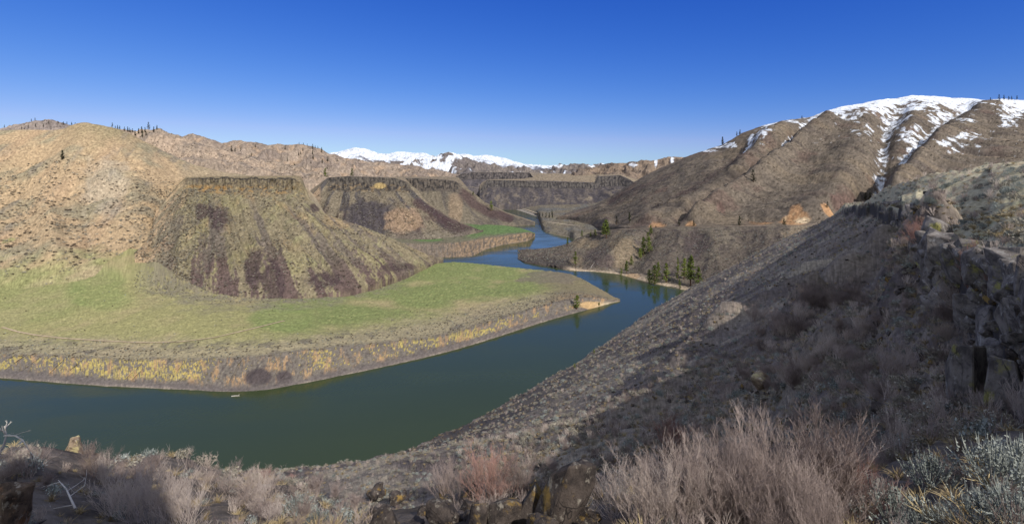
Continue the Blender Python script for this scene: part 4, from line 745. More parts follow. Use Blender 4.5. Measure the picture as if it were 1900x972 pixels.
# loose stones on the talus by the near shore
STN = [rock('talus_stone', M_bas, 61, (1, .8, .6), 10), rock('talus_stone', M_bas, 62, (.8, 1, .7), 10)]
x, y, z, cl, pl, r = polar_pts(5000, 0, 42, 35, 300, 1.3); k = (z > 2) & ~pl & (fbm(x / 16, y / 16, 421, 3) > .08); scatter('hillside_stones', np.stack([x, y, z], -1)[k], RNG.uniform(.4, 1.5, k.sum()), STN, 'loose basalt stones strewn down the near hillside', 'stones')
x, y, z, cl, pl, r = polar_pts(9000, -40, 2, 120, 330, 1.0); s_, d_ = .586 * x + .81 * y, -.81 * x + .586 * y; k = (z > .2) & (RNG.random(len(x)) < np.maximum(blob(s_, d_, 140, 170, 85, 40), blob(s_, d_, 95, 205, 75, 60)))
scatter('talus_stones', np.stack([x, y, z], -1)[k], RNG.uniform(.5, 1.3, k.sum()), STN, 'dark broken basalt stones on the flat shore of the near bank', 'stones')

# ---- single dark shrubs on the tan hill
random.seed(5); b = SH['hill']; P, px_, py_ = b.sample(240, hw * (b.PY > 290))
for i in range(len(P)): put('hillside_shrub', CLD[i % 3], P[i], random.uniform(2.2, 3.5), 'dark rounded shrub dotting the tan grassy hill on the left', 'shrub', 'dark shrubs dotting the tan hill')

# ---- pines
def pine_meshes(seed, ndl, wide=.22, gaps=.25, n=15):
    random.seed(seed); t = MB(); lean = Vector((random.gauss(0, .02), random.gauss(0, .02), 0)); t.tube([Vector((0, 0, -.06)), lean * .4 + Vector((0, 0, .35)), lean + Vector((0, 0, .96))], .024, .004, 6)
    c = MB(); base = random.uniform(.12, .25)
    for w in range(n):
        zz = base + (.97 - base) * (w / (n - 1)) ** .95; fr = (zz - base) / (1 - base); R = wide * (1 - fr) ** .75 * (1 if fr > .12 else .75) + .015
        for k in range(7 if fr < .7 else 5):
            if random.random() < gaps: continue
            a = random.random() * 6.28; L = R * random.uniform(.55, 1.15); o = lean * zz + Vector((0, 0, zz)); d = Vector((math.cos(a), math.sin(a), random.uniform(-.25, .25)))
            t.tube([o, o + d * L * .8], .005, .002)
            for j in range(9):
                f = random.uniform(.25, 1); p = o + d * L * f + Vector((random.gauss(0, .018), random.gauss(0, .018), random.gauss(0, .012))); c.leaf(p, random.uniform(.018, .04))
    for j in range(16): c.leaf(Vector((lean.x + random.gauss(0, .008), lean.y + random.gauss(0, .008), random.uniform(.9, 1.02))), .018)
    return t.mesh('trunk', M_trunk), c.mesh('crown', ndl)
PIN = [pine_meshes(71, M_ndl), pine_meshes(72, M_ndl, .17, .3), pine_meshes(73, M_ndl, .26, .2, 13), pine_meshes(74, M_ndl, .2, .4)]
PID = [pine_meshes(75, M_ndd, .2), pine_meshes(76, M_ndd, .24, .3, 12), pine_meshes(77, M_ndd, .15, .35)]
def pine(loc, h, ms, label, group=None, wide=1.0, name='pine_tree'):
    r = link(bpy.data.objects.new(name, None)); r.location = loc; r.scale = (h * wide, h * wide, h); r.rotation_euler = (0, 0, random.random() * 6.28); r.empty_display_size = .2; tag(r, label, 'pine tree', group)
    for nm, me in zip(('trunk', 'crown'), ms):
        o = link(bpy.data.objects.new(nm, me)); o.parent = r
    return r
def pines(sheet, lst, ms, label=None, group=None):
    random.seed(hash(sheet) % 7 + len(lst))
    for i, e in enumerate(lst):
        px, py, h = e[:3]; lab = e[3] if len(e) > 3 else label; p = SH[sheet].at(px, py); pine(p + Vector((0, 0, -.2)), h * p.y / F * 1.08, ms[(i * 7 + int(px)) % len(ms)], lab, group if len(e) <= 3 else None, e[4] if len(e) > 4 else 1.15)
pines('far_left_ridge', [(8,236,5),(58,223,5),(65,223,5),(40,240,5),(52,238,5),(66,236,6),(80,236,6),(90,230,5),(108,229,4),(118,232,6),(124,231,5),(133,233,6),(139,234,7),(146,234,6),(152,235,5)], PID, 'tiny dark conifer on the grey ridge at far left', 'conifers on the far left ridge')
pines('brown_ridge', [(208,236,8),(214,238,5),(218,241,8),(222,241,7),(231,244,8),(237,245,9),(241,246,8),(246,246,7),(251,252,9),(257,249,10),(263,247,11),(264,255,9),(269,246,9),(276,240,13),(285,246,10),(291,241,8),(252,258,8),(271,252,8)], PID, 'dark conifer in the grove on the brown ridge behind the tan hill', 'conifers on the brown ridge')
pines('north_ridge', [(430,282,11),(436,282,8),(447,281,7),(467,290,6),(474,274,6),(529,278,7),(555,268,4),(563,269,4),(570,271,4),(580,277,9),(585,275,5),(590,276,5),(597,283,9),(562,281,6),(558,287,6),(554,289,6),(580,287,8),(581,296,9),(533,300,7),(577,304,6),(608,300,9),(607,314,6),(598,304,8),(626,300,6),(546,308,5),(666,299,5),(690,300,5)], PID, 'small dark conifer on the ridge in front of the snowy range', 'conifers on the north ridge')
pines('hill', [(116,297,17,'lone dark conifer high on the tan hill at left', 1.3)], PID)
pines('mesa2', [(603,328,20,'dark bushy conifer at the left end of the middle mesa rim', 1.3), (653,326,14,'small conifer standing on the middle mesa rim', 1.2)], PIN)
pines('mesa3', [(911,392,18,'solitary conifer on the dark slope beyond the green bench', 1.3), (878,362,7,'tiny conifer on the slope under the back mesa rim', 1.2)], PIN)
pines('terrace', [(1024,399,9,'small conifer beside the dirt road at the river bend', 1.2), (1007,402,7), (1013,404,9), (1019,405,10), (1025,405,9), (1001,401,7)], PID, 'dark conifer in the clump on the bank at the far river bend', 'conifers at the far river bend')
pines('river_slope' if 'river_slope' in SH else 'slope', [(1125,442,32,'tall bright green pine standing above the peninsula near the road',1.5),(1119,436,20,'smaller pine leaning beside the tall bright green one near the road',1.3),(1104,438,12,'short shrubby conifer left of the tall bright pine near the road',1.4),(1096,440,9,'small round conifer above the cove',1.3),(1053,456,15,'slim conifer at the edge of the cove on the peninsula',1.0),(1068,492,24,'green conifer beside the dark outcrop on the peninsula',1.2),(1080,440,12,'dark conifer beside the road bend above the cove',1.2),
    (1208,437,18,'conifer at the top of the wooded ravine just under the road',1.2),(1202,449,17,'second conifer from the top of the wooded ravine',1.2),(1205,468,26,'large conifer in the middle of the wooded ravine',1.2),(1194,474,32,'tallest conifer of the wooded ravine',1.2),(1188,482,20,'conifer at the foot of the tallest one in the wooded ravine',1.3),(1172,492,16,'lone conifer low on the right side of the ravine',1.2),(1162,507,22,'green conifer at the ravine mouth',1.2),(1153,513,15,'small conifer at the ravine mouth by the beach',1.2),
    (1205,528,26,'left conifer of the shore grove right of the ravine',1.2),(1214,534,36,'tall front conifer of the shore grove right of the ravine',1.2),(1221,514,26,'conifer at the back of the shore grove right of the ravine',1.1),(1237,524,34,'broad conifer at the right of the shore grove',1.2),(1269,518,36,'dark conifer left of the tallest pine by the end of the hillside',1.1),(1281,530,52,'tallest bright green pine by the water near the near hillside',1.15),(1297,534,36,'pine right of the tallest one, beside the near hillside',1.1),(1261,536,18,'small young conifer on the shore before the tallest pine',1.0),(1258,520,40,'bare-crowned thin conifer left of the tallest pine',.6)], PIN)
pines('mountain', [(1144,417,15,'dark conifer above the road at the river flat',1.2),(1168,412,17,'conifer above the road right of the dark one at the river flat',1.2),(1217,429,9,'bushy conifer on the road edge left of the orange cut',1.7),(1287,419,10,'short conifer on the road edge left of the middle gully',1.4),(1260,419,11,'round conifer at the mouth of the gully beside the road',1.4),(1372,419,17,'upright conifer on the road at the foot of the mountain',1.1),(1455,421,14,'dark round tree at the left of the big orange road cut',1.4),(1398,338,22,'solitary dark conifer casting a long shadow on the mountain spur',1.25),(1535,386,11,'green bush above the right orange road cut',1.3),(1606,372,14,'left bright conifer peeking over the near hillside',1.2),(1614,371,13,'right bright conifer peeking over the near hillside',1.2),
    (1341,270,15,'dark conifer on the skyline, lowest on the mountain ridge',1.2),(1367,253,8,'left one of the two skyline conifers above the first snow patch',1.2),(1373,250,9,'right one of the two skyline conifers above the first snow patch',1.2),(1488,220,5,'tiny dark conifer on the skyline beside the snow field',1.6),(1838,187,6,'leftmost tiny conifer on the snowy summit ridge',1.0),(1854,188,12,'tallest conifer on the snowy summit ridge',1.0),(1863,186,9,'conifer right of the tallest on the snowy summit ridge',1.0),(1872,186,7),(1877,186,7),(1887,186,8)], PID, 'tiny conifer at the right end of the snowy summit ridge', 'conifers at the right end of the summit ridge')
pines('bench', [(1070,573,24,'bushy dark conifer on the tip of the grassy bench',1.7),(1112,567,7,'low green bush on the orange bank at the bench tip',1.8)], PIN)
for px, py, h, lab in [(1102,656,9,'small bright green conifer on the shoreline of the near hillside'),(1066,683,9,'tiny green conifer lower down the shoreline of the near hillside')]:
    p = fg_hit(px, py); pine(p, h * p.y / F, PIN[2], lab, None, 1.4)

# ---- tracks and road
def track(name, sheet, pts, w, col, lift=.25, step=4, kind='structure'):
    pts = np.array(pts, float); n = int(abs(pts[-1, 0] - pts[0, 0]) / step) + 2; xs = np.linspace(pts[0, 0], pts[-1, 0], n); ys = gauss1(np.interp(xs, pts[:, 0], pts[:, 1]), 1.5)
    C = [SH[sheet].at(a, q) for a, q in zip(xs, ys)]; V = []
    for i, p in enumerate(C):
        d = C[min(i + 1, n - 1)] - C[max(i - 1, 0)]; d.z = 0; d.normalize(); s = Vector((d.y, -d.x, 0)) * w * .5 * random.uniform(.85, 1.15); V += [p + s + Vector((0, 0, lift)), p - s + Vector((0, 0, lift))]
    me = mesh_from(name, np.array([tuple(v) for v in V]), grid_faces(n, 2)); set_col(me, np.tile(col, (len(V), 1))); me.materials.append(track_mat); return tag(link(bpy.data.objects.new(name, me)), kind=kind)
track_mat = terrain_mat('track_dirt', .5, .3, .3, .2)
track('dirt_track', 'bench', [(4,607),(30,615),(66,622),(120,628),(200,633),(270,636),(340,634),(400,626),(460,612),(500,602),(528,595)], 1.7, S(198,168,124))
track('dirt_road', 'terrace', [(940,383),(955,385),(975,388),(990,393.5),(998,397)], 9, S(200,176,140), .5)
track('dirt_road', 'terrace', [(1006,414.5),(1015,412),(1030,414),(1050,417),(1064,418.6),(1080,419.5)], 7, S(206,182,146), .5)
track('dirt_road', 'slope', [(1090,430.5),(1100,430),(1150,425.4),(1200,423.4),(1300,421),(1420,419.4),(1500,417.4),(1540,411.5)], 6, S(176,150,120), .3)
# ================================================================== foreground things, one by one
def at_px(px, py): return fg_hit(px, py)
random.seed(21)
def shrub(px, py, h, me, label, group=None, name='bare_shrub', wide=1.0):
    p = at_px(px, py); s = h * p.y / F; return put(name, me, p, (s * wide, s * wide, s), label, 'shrub', group)
# big leafless shrubs, bottom right of centre
shrub(1545, 968, 208, SHB[2], 'tallest pinkish leafless shrub, tree-like, at the right end of the big thicket', wide=.9)
shrub(1440, 985, 205, SHB[0], 'broad pinkish leafless shrub in the middle of the big thicket')
shrub(1490, 975, 185, SHB[1], 'dense leafless shrub between the broad one and the tree-like one in the thicket')
shrub(1375, 985, 185, SHB[1], 'wide leafless shrub left of the broad one in the big thicket')
shrub(1320, 978, 155, SHB[0], 'medium leafless shrub at the left of the big thicket, behind the red shrub rock')
shrub(1260, 985, 150, SHP[1], 'pale grey leafless shrub below the rock that carries the red shrub')
shrub(1200, 985, 130, SHP[0], 'pale spiky leafless shrub right of the big pointed boulder')
shrub(1150, 960, 95, SHP[1], 'low pale tangled shrub directly beside the big pointed boulder', wide=1.2)
shrub(1590, 965, 120, SHR[0], 'orange-tinted leafless shrub at the lower right foot of the tree-like shrub', name='red_shrub', wide=.8)
shrub(1420, 1010, 150, SHB[1], 'spreading leafless shrub lowest in the middle of the big thicket', wide=1.3)
shrub(1520, 1010, 130, SHB[1], 'spreading leafless shrub at the bottom edge under the tree-like shrub', wide=1.2)
shrub(1250, 838, 72, SHR[0], 'bright reddish leafless shrub growing on a lichened rock, left of the thicket', name='red_shrub', wide=.95)
shrub(905, 926, 92, SHR[0], 'broad reddish-pink leafless shrub above the basalt outcrop at bottom centre', name='red_shrub', wide=1.25)
shrub(840, 930, 80, SHB[1], 'pinkish leafless shrub left of the broad reddish one above the outcrop', wide=1.2)
shrub(955, 922, 74, SHB[1], 'pale pink leafless shrub right of the broad reddish one above the outcrop', wide=1.2)
shrub(1025, 878, 34, SHB[0], 'small pink leafless shrub behind the big pointed boulder'); shrub(1085, 885, 36, SHB[1], 'small pink leafless shrub right behind the big pointed boulder')
shrub(1657, 708, 82, SHP[1], 'pale bushy leafless shrub on the sunlit patch left of the cliff')
shrub(1808, 580, 108, SHR[1], 'tall narrow reddish leafless shrub standing before the cliff', name='red_shrub', wide=.75)
shrub(1776, 596, 66, SHP[1], 'pale spreading leafless shrub left of the tall narrow red one', wide=1.0)
shrub(1842, 566, 52, SHR[1], 'short reddish leafless shrub right of the tall narrow one', name='red_shrub')
shrub(1765, 668, 34, SHP[1], 'small bleached shrub hanging at the shaded foot of the cliff', wide=1.3)
shrub(1710, 455, 50, SHR[0], 'reddish shrub on the rim left of the cliff top', name='red_shrub')
shrub(1480, 600, 40, SHP[0], 'pale shrub in the sunlit streak high on the near hillside'); shrub(1462, 625, 34, SHP[1], 'pale spreading shrub just below the one in the sunlit streak'); shrub(1430, 650, 22, SHP[1], 'little pale shrub lowest in the sunlit streak of the near hillside')
for px, py, h, m, lab in [(300,975,112,0,'tall pale leafless shrub, rightmost of the tall ones at bottom left'),(255,970,104,0,'tall pale leafless shrub beside the shadow edge at bottom left'),(215,955,80,1,'wide pale leafless shrub at the left end of the bottom-left thicket'),(340,978,90,1,'wide pale leafless shrub at the right end of the bottom-left thicket'),(193,902,60,0,'thin grey upright stalky shrub right of the pale rock pinnacle')]:
    shrub(px, py, h, SHP[m], lab, wide=.5 if px == 193 else 1)
for px, py, h, m, lab in [(492,889,18,0,'small red leafless shrub at the waterline of the near bank'),(540,890,10,0,'tiny red leafless shrub right of the small one at the waterline')]: shrub(px, py, h, SHR[m], lab, name='red_shrub', wide=1.5)
# low shrubs that nothing tells apart
for i in range(26):
    px = random.uniform(0, 690); py = random.uniform(900, 968) if px > 380 else random.uniform(862, 925); shrub(px, py, random.uniform(26, 54), random.choice(SHB + SHP), 'low pale pinkish leafless shrub along the bottom left edge of the bank', 'low leafless shrubs along the bottom left', wide=1.35)
for i in range(40):
    px = random.uniform(1340, 1720); py = random.uniform(560, 800); shrub(px, py, random.uniform(20, 40), random.choice(SHB), 'dull leafless shrub on the shaded slope between thicket and cliff', 'leafless shrubs on the shaded slope', wide=1.4)
# sagebrush near the viewer
def sg(px, py, h, k, label, group=None, wide=1.0): 
    p = at_px(px, py); s = h * p.y / F / .95; return put('sagebrush', SAG[k % 3], p, (s * wide, s * wide, s), label, 'sagebrush', group)
for px, py, h, k, w, lab in [(1650,972,112,1,.9,'silvery spiky sagebrush right of the big thicket at the bottom'),(1842,905,130,1,1,'largest silvery sagebrush catching sun at bottom right'),(1893,895,120,0,1,'silvery sagebrush cut by the right edge, beside the largest one'),(1815,975,96,1,1.1,'sunlit fan of silvery sagebrush below the largest one'),(1725,905,92,0,1,'shaded bluish sagebrush between the thicket and the largest sagebrush'),(1885,990,120,2,1.1,'shaded sagebrush in the bottom right corner'),(1760,985,60,2,1.2,'low shaded sagebrush at the bottom, left of the sunlit fan'),(1700,985,50,0,1.2,'small shaded sagebrush right of the spiky one at the bottom'),(12,985,66,2,1,'pale green sagebrush in the bottom left corner before the orange boulder'),(555,955,52,2,1.2,'yellowish-green sagebrush among pale brush at bottom left of centre'),(590,975,40,0,1.2,'grey sagebrush under the yellowish-green one')]:
    sg(px, py, h, k, lab, None, w)
random.seed(33)
for i in range(85):
    px = random.uniform(1585, 1905); top = np.interp(px, [1585,1640,1700,1800,1900], [385,356,340,320,310]); py = top + 1 + random.random() ** 1.3 * 55; p = at_px(px, py); s = random.uniform(.9, 1.7)
    put('sagebrush', SAG[i % 3] if i % 3 else SMB[i % 2], p, s, 'grey sagebrush crowding the top of the plateau at upper right', 'sagebrush', 'sagebrush on the upper right plateau')
for i in range(50):
    px = random.uniform(1740, 1905); py = random.uniform(385, 445); p = at_px(px, py); put('grass_tussock', TUF[i % 2], p, random.uniform(.35, .7), 'dry grass tussock on the green plateau top above the cliff', 'grass', 'grass tussocks on the plateau top')
for i in range(60):
    px = random.uniform(960, 1330); py = 820 - (px - 960) * .62 + random.uniform(-70, 60); p = at_px(px, py); put('sagebrush', CLS[i % 3], p, random.uniform(1.2, 2.2), 'rounded grey sagebrush on the sunlit lower hillside above the water', 'sagebrush', 'sagebrush on the sunlit lower hillside')
# ---- rocks
RB = [rock('basalt_rock', M_bas, 81, (1, .9, 1), 16), rock('basalt_rock', M_bas, 82, (1, .8, .8), 14), rock('basalt_rock', M_bas, 83, (.8, .8, 1.1), 18), rock('basalt_rock', M_bas, 84, (1.1, .7, .7), 12)]
RC = [rock('cliff_block', M_basdk, 91, (1, 1, 1.2), 20, .04), rock('cliff_block', M_basdk, 92, (1.2, .9, .9), 18, .04), rock('cliff_block', M_basdk, 93, (.8, .9, 1.4), 20, .04), rock('cliff_block', M_basdk, 94, (1.4, 1, .8), 16, .04)]
def rk(px, py, w, h, me, label, group=None, name='basalt_boulder', rz=None, tilt=.15, sink=.3):
    """w x h = size measured in the photograph, py = centre"""
    p = at_px(px, py + h * .5); k = p.y / F; g_ = 1.08 if py > 895 else 1.0; o = put(name, me, p + Vector((0, 0, h * k * g_ * (.5 - sink * .3))), (w * k * 1.05 * g_, w * k * g_, h * k * 1.12 * g_), label, 'rock', group, rz, tilt); return o
def rky(px, Y, top, w, me, label, rz=None):
    x = (px - CX) / F * Y; g = float(fg_z(np.array([x]), np.array([Y]))[0]); zt = H - (top - HY) / F * Y; h = max(zt - g + .4, .4); b0 = max(v.co.z for v in me.vertices) - min(v.co.z for v in me.vertices); bw = max(v.co.x for v in me.vertices) - min(v.co.x for v in me.vertices); k = w * Y / F / bw
    return put(me.name.split('.')[0], me, (x, Y, g - .4 + h / 2), (k, k, h / b0), label, 'rock', None, rz, .04)
BIG = rock('pointed_boulder', M_bas, 101, (1, .9, 1.25), 22, .07, .4)
rk(1048, 918, 92, 118, BIG, 'big pointed faceted boulder right of centre at the bottom', rz=.6)
rk(985, 938, 62, 74, RB[2], 'upright block left of the big pointed boulder'); rk(930, 952, 70, 60, RB[0], 'blocky grey boulder second left of the big pointed one'); rk(880, 955, 64, 62, RB[2], 'dark split boulder in the middle of the outcrop'); rk(822, 958, 66, 52, RB[1], 'flat-topped boulder left in the bottom outcrop'); rk(765, 962, 62, 44, RB[3], 'low boulder near the left end of the bottom outcrop'); rk(715, 966, 50, 36, RB[0], 'leftmost low boulder of the bottom outcrop'); rk(1010, 968, 60, 52, RB[1], 'boulder cut by the bottom edge below the big pointed one'); rk(1098, 905, 40, 44, RB[0], 'small dark boulder in the gap right of the big pointed one'); rk(1085, 955, 44, 40, RB[3], 'small boulder at the lower right foot of the big pointed one')
rk(1240, 842, 44, 30, rock('lichen_rock', M_baso, 103, (1, .8, .8)), 'lichen-covered rock that carries the bright reddish shrub'); rk(1412, 706, 34, 36, rock('lichen_rock', M_basp, 104, (1, .9, 1.1)), 'pale sunlit boulder alone on the shaded hillside'); rk(1378, 718, 12, 16, RB[2], 'small pale stone left of the sunlit boulder')
rk(22, 945, 62, 84, rock('orange_boulder', M_baso, 105, (1, .9, 1.3), 20, .06), 'orange-stained boulder at the bottom left edge', sink=.5); rk(4, 915, 40, 60, RB[2], 'dark boulder cut by the left edge beside the orange-stained one')
rky(139, 27, 810, 26, rock('pale_pinnacle', M_basp, 106, (1.0, .8, 1.7), 34, .10, .45), 'pale pointed rock pinnacle standing above the water at left', rz=.4); rky(153, 27.5, 836, 36, rock('pale_rock', M_basp, 107, (1, .8, .8), 14, .07), 'pale rock at the foot of the pinnacle'); rky(172, 28, 836, 24, rock('pale_rock', M_basp, 108, (1, .8, .8), 14, .07), 'small yellowish rock right of the pinnacle'); rky(124, 27, 843, 26, RB[1], 'low grey rock left of the pinnacle'); rk(62, 970, 40, 14, RB[3], 'flat slab on the ground right of the orange-stained boulder')
random.seed(44)
for i in range(34):
    px = random.uniform(690, 1130); py = random.uniform(905, 966) if px < 960 else random.uniform(880, 966); w = random.uniform(14, 34); rk(px, py, w, w * random.uniform(.6, 1.2), RB[i % 4], 'broken basalt block wedged in the outcrop along the bottom centre', 'basalt blocks of the bottom outcrop', 'basalt_block', tilt=.4)
# blocks of the cliff at the right
for px, py, w, h, lab in [(1838,618,78,120,'tall weathered block with a sunlit edge in the middle of the right cliff'),(1885,600,60,150,'long shaded cliff block at the right edge'),(1868,545,70,50,'rounded block on top of the tall cliff block'),(1820,552,44,40,'small lichened block left of the rounded one on the cliff'),(1872,478,100,46,'wide flat slab under the grass at the cliff top'),(1805,455,60,50,'dark square block at the left of the wide cliff-top slab'),(1790,690,80,130,'brown lower cliff column at the foot of the right cliff'),(1870,712,90,110,'pale lichen-spotted block low at the right edge')]:
    rk(px, py + h * .1, w * .8, h * .8, RC[int(px) % 4], lab, None, 'cliff_block', tilt=.12)
for i in range(80):
    a = random.uniform(39.3, 48.5); r0 = float(np.interp(a, RIM_AZ, RIM_R)); rz_ = float(np.interp(a, RIM_AZ, RIM_Z)); u = random.random(); dep = u * np.interp(a, [37, 40, 45, 48], [3, 8, 9, 6]); r = r0 * (1 + .02 * random.gauss(0, 1)) - .5 - dep * .18; t = math.radians(a); x, y = r * math.sin(t), r * math.cos(t); s = min(3.2, r * random.uniform(.025, .055))
    put('cliff_block', RC[i % 4], (x, y, max(rz_ - dep, float(fg_z(np.array([x]), np.array([y]))[0]) - .3)), (s, s, s * random.uniform(.8, 1.5)), 'grey angular basalt block of the right cliff face', 'rock', 'basalt blocks of the right cliff', tilt=.1)
for i in range(90):
    a = random.uniform(39.6, 48.5); r0 = float(np.interp(a, RIM_AZ, RIM_R)); rz_ = float(np.interp(a, RIM_AZ, RIM_Z)); dep = random.random() * np.interp(a, [37, 40, 45, 48], [4, 9, 10, 7]); r = r0 * .985 - .8 - dep * .22; t = math.radians(a); x, y = r * math.sin(t), r * math.cos(t); s = random.uniform(.35, 1.1)
    put('basalt_chunk', RC[i % 4] if i % 2 else RB[i % 4], (x, y, max(rz_ - dep, float(fg_z(np.array([x]), np.array([y]))[0]))), (s, s, s * random.uniform(.7, 1.3)), 'small broken basalt chunk on the ledges of the right cliff', 'rock', 'broken chunks on the right cliff', tilt=.5)
for i in range(30):
    a = random.uniform(39.6, 46); r0 = float(np.interp(a, RIM_AZ, RIM_R)); t = math.radians(a); r = r0 * random.uniform(.8, 1.0); x, y = r * math.sin(t), r * math.cos(t); s = random.uniform(.8, 1.7)
    put('bare_shrub', (SHB + SHP)[i % 5], (x, y, float(fg_z(np.array([x]), np.array([y]))[0])), s, 'leafless shrub rooted among the blocks of the right cliff', 'shrub', 'leafless shrubs on the right cliff')
for i in range(60):
    a = random.uniform(35.6, 39.8); r0 = float(np.interp(a, RIM_AZ, RIM_R)); rz_ = float(np.interp(a, RIM_AZ, RIM_Z)); dep = random.random() ** 1.5 * 6; t = math.radians(a); r = r0 * random.uniform(.93, 1.01); x, y = r * math.sin(t), r * math.cos(t); s = random.uniform(1.0, 2.4) * (.6 + r0 / 260)
    put('rim_rock', RC[i % 4], (x, y, float(fg_z(np.array([x]), np.array([y]))[0]) + s * .12), (s * 1.2, s, s * random.uniform(.6, 1.1)), 'dark basalt outcrop rock along the receding rim above the shaded hillside', 'rock', 'rocks along the receding rim', tilt=.2)
random.seed(77)
for line in ([(1700,450),(1640,485),(1560,545),(1500,590),(1445,640)], [(1620,612),(1540,660),(1460,714)]):
    for i in range(26):
        u = random.random() * (len(line) - 1); k = int(u); px = line[k][0] * (1 - u + k) + line[k + 1][0] * (u - k) + random.gauss(0, 6); py = line[k][1] * (1 - u + k) + line[k + 1][1] * (u - k) + random.gauss(0, 5)
        p = at_px(px, py); put('pale_shrub', SHP[i % 2] if i % 3 else SMB[1], p, random.uniform(1.0, 2.0), 'pale leafless shrub on the sunlit ribs crossing the shaded hillside', 'shrub', 'pale shrubs on the sunlit ribs')
# ---- dead wood
def dead_branch(name, pts, r, label, cat='dead branch', twigs=8, seed=0):
    random.seed(seed); b = MB(); P = [Vector(p) for p in pts]; b.tube(P, r, r * .25, 5)
    for k in range(twigs):
        i = random.randint(1, len(P) - 1); o = P[i - 1].lerp(P[i], random.random()); d = ((P[i] - P[i - 1]).normalized() + rdir(90) * .8).normalized(); L = (P[-1] - P[0]).length * random.uniform(.12, .35); m = o + d * L * .5; e = o + (d + rdir(80) * .3).normalized() * L; b.tube([o, m, e], r * .45, r * .12, 4)
        for _ in range(2): q = m.lerp(e, random.random()); b.tube([q, q + (d + rdir(90) * .8).normalized() * L * .4], r * .2, r * .08)
    o = link(bpy.data.objects.new(name, b.mesh(name, M_dead))); return tag(o, label, cat)
def pw_(px, py, Y): return Vector(((px - CX) / F * Y, Y, H - (py - HY) / F * Y))
dead_branch('dead_tree', [pw_(-14,880,17), pw_(-4,845,17), pw_(6,828,17.1), pw_(12,806,17.2), pw_(8,790,17.3)], .06, 'bleached dead tree with arching bare limbs at the left edge', 'dead tree', 10, 1)
dead_branch('dead_branch', [pw_(8,808,17.1), pw_(28,808,17), pw_(42,816,16.9), pw_(52,832,16.8), pw_(58,840,16.8)], .03, 'thin drooping bleached limb over the water at the left edge', 'dead branch', 8, 2)
a = at_px(140, 960) + Vector((0, 0, .25)); c_ = at_px(108, 912) + Vector((0, 0, .4)); dead_branch('dead_branch', [a, a.lerp(c_, .5) + Vector((0, 0, .15)), c_], .035, 'fallen grey branch lying in the shadow at bottom left', 'dead branch', 5, 3)
a = at_px(1143, 905); dead_branch('dead_branch', [a, a + Vector((.05, 0, .5)), a + Vector((-.02, 0, .95))], .05, 'short bleached white snag right of the big pointed boulder', 'dead branch', 4, 4)
def log(sheet, px, py, L, label, rz, r=.3):
    p = SH[sheet].at(px, py) if sheet else Vector(((px - CX) / F * WY(py), WY(py), 0.1)); random.seed(int(px)); b = MB(); d = Vector((math.cos(rz), math.sin(rz), .02)); b.tube([p - d * L * .5, p + Vector((0, 0, .1)), p + d * L * .5], r, r * .6, 6); b.tube([p + d * L * .3, p + d * L * .42 + Vector((.3, .2, .9))], r * .4, r * .15, 4)
    return tag(link(bpy.data.objects.new('driftwood_log', b.mesh('driftwood_log', M_dead))), label, 'driftwood')
log(None, 437, 734.6, 4.2, 'white driftwood log floating off the point of the grassy bench', .1); log('bench', 470, 729, 3, 'short white driftwood log lying on the shore of the grassy bench', .5, .2); log('bench', 410, 728, 7, 'long pale driftwood log stranded on the bench shore left of the floating one', .12, .22)
p = SH['slope'].at(1096, 497); random.seed(9); dead_branch('dead_snag', [p, p + Vector((2, 0, 3.5)), p + Vector((5, 0, 7))], .4, 'bleached leaning snag on the beach of the peninsula', 'dead tree', 3, 6)
rky(128, 27.2, 824, 22, rock('pale_pinnacle', M_basp, 116, (1, .9, 1.3), 26, .10, .3), 'shorter left shoulder of the pale rock spire')
shrub(1220, 960, 120, SHB[1], 'wide greyish leafless shrub at the left end of the big thicket', wide=1.2); shrub(1290, 955, 120, SHB[1], 'wide pinkish leafless shrub at the left of the big thicket beside the medium one', wide=1.25); shrub(1350, 940, 130, SHB[0], 'leafless shrub at the back of the big thicket on its left side', wide=1.1)
# ================================================================== light, sky, camera
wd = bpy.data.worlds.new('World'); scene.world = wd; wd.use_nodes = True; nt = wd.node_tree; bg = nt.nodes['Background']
st = N(nt, 'ShaderNodeTexSky', sky_type='NISHITA'); st.sun_disc = False; st.sun_elevation = SUN_EL; st.sun_rotation = math.radians(180) - SUN_AZ
st.altitude = 1200; st.air_density = 1.0; st.dust_density = .25; st.ozone_density = 3.0
sk = .11; sp = N(nt, 'ShaderNodeSeparateColor'); cb = N(nt, 'ShaderNodeCombineColor'); nt.links.new(st.outputs['Color'], sp.inputs[0])
for i, (a_, p_) in enumerate([(1.18, 2.0), (.68, 1.31), (.89, .66)]):      # deep, clear high-country blue
    m1 = N(nt, 'ShaderNodeMath', operation='MULTIPLY'); m1.inputs[1].default_value = sk; m2 = N(nt, 'ShaderNodeMath', operation='POWER'); m2.inputs[1].default_value = p_; m3 = N(nt, 'ShaderNodeMath', operation='MULTIPLY'); m3.inputs[1].default_value = a_ / sk
    nt.links.new(sp.outputs[i], m1.inputs[0]); nt.links.new(m1.outputs[0], m2.inputs[0]); nt.links.new(m2.outputs[0], m3.inputs[0]); nt.links.new(m3.outputs[0], cb.inputs[i])
mn = N(nt, 'ShaderNodeMath', operation='MINIMUM'); mg = N(nt, 'ShaderNodeMath', operation='MULTIPLY'); mg.inputs[1].default_value = .68
src = cb.inputs[0].links[0].from_socket; nt.links.new(cb.inputs[1].links[0].from_socket, mg.inputs[0]); nt.links.new(src, mn.inputs[0]); nt.links.new(mg.outputs[0], mn.inputs[1]); nt.links.new(mn.outputs[0], cb.inputs[0])
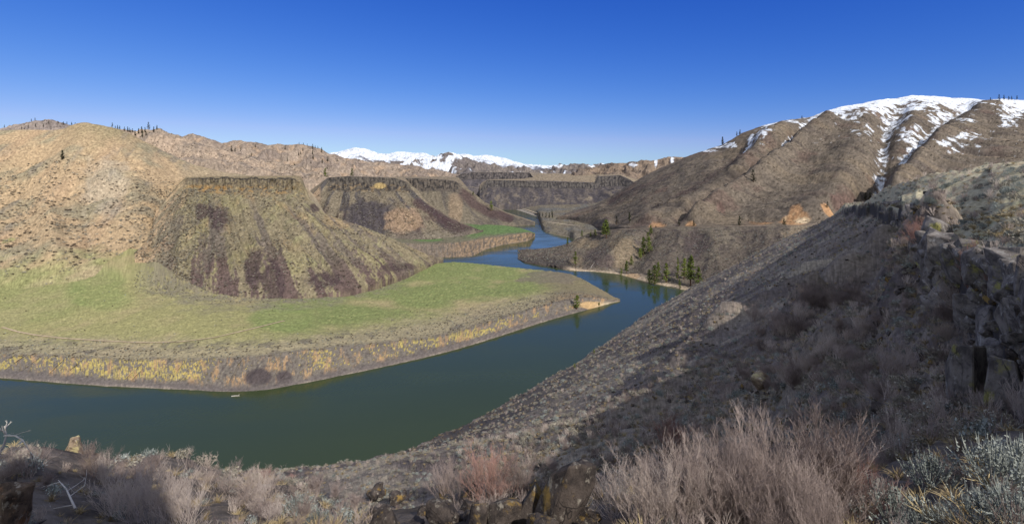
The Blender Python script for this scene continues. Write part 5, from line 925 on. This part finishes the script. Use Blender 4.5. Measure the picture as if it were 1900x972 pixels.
# unseen sky overhead and behind the viewer, paled and brightened to fill the shade
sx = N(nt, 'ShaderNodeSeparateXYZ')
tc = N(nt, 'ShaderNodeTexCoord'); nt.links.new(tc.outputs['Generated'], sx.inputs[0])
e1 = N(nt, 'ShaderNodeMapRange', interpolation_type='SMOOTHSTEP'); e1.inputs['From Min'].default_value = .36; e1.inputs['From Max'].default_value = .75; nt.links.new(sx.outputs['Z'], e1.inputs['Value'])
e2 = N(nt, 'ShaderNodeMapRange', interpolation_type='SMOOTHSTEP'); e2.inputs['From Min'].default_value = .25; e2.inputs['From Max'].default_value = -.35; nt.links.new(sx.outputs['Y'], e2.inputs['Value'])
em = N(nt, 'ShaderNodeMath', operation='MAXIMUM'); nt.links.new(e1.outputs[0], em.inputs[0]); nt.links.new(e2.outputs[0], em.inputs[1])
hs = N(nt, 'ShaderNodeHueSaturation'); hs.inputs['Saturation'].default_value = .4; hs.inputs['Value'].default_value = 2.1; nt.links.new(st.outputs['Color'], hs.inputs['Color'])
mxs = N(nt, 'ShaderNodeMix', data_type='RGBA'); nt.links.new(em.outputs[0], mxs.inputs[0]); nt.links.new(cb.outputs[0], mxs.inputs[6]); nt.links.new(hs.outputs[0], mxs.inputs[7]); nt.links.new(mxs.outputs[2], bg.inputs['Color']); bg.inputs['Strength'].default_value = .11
sl = bpy.data.lights.new('sun', 'SUN'); sl.energy = 4.4; sl.angle = math.radians(.5); sl.color = (1, .95, .87); so = link(bpy.data.objects.new('sun', sl))
sd = Vector((math.cos(SUN_EL) * math.sin(SUN_AZ), -math.cos(SUN_EL) * math.cos(SUN_AZ), math.sin(SUN_EL)))   # towards the sun
so.rotation_euler = sd.to_track_quat('Z', 'Y').to_euler(); so.location = sd * 200 + Vector((0, 0, H))
cam = bpy.data.cameras.new('camera'); cam.sensor_width = 36; cam.lens = 36 * F / 1900; cam.shift_y = -(486 - HY) / 1900; cam.clip_start = .1; cam.clip_end = 60000
co = link(bpy.data.objects.new('camera', cam)); co.location = (0, 0, H); co.rotation_euler = (math.radians(90), 0, 0); scene.camera = co
scene.view_settings.view_transform = 'Standard'; scene.view_settings.look = 'None'; scene.view_settings.exposure = .06; scene.view_settings.gamma = 1
scene.cycles.use_denoising = True; scene.cycles.max_bounces = 6; scene.cycles.diffuse_bounces = 3; scene.cycles.glossy_bounces = 3; scene.cycles.transparent_max_bounces = 6
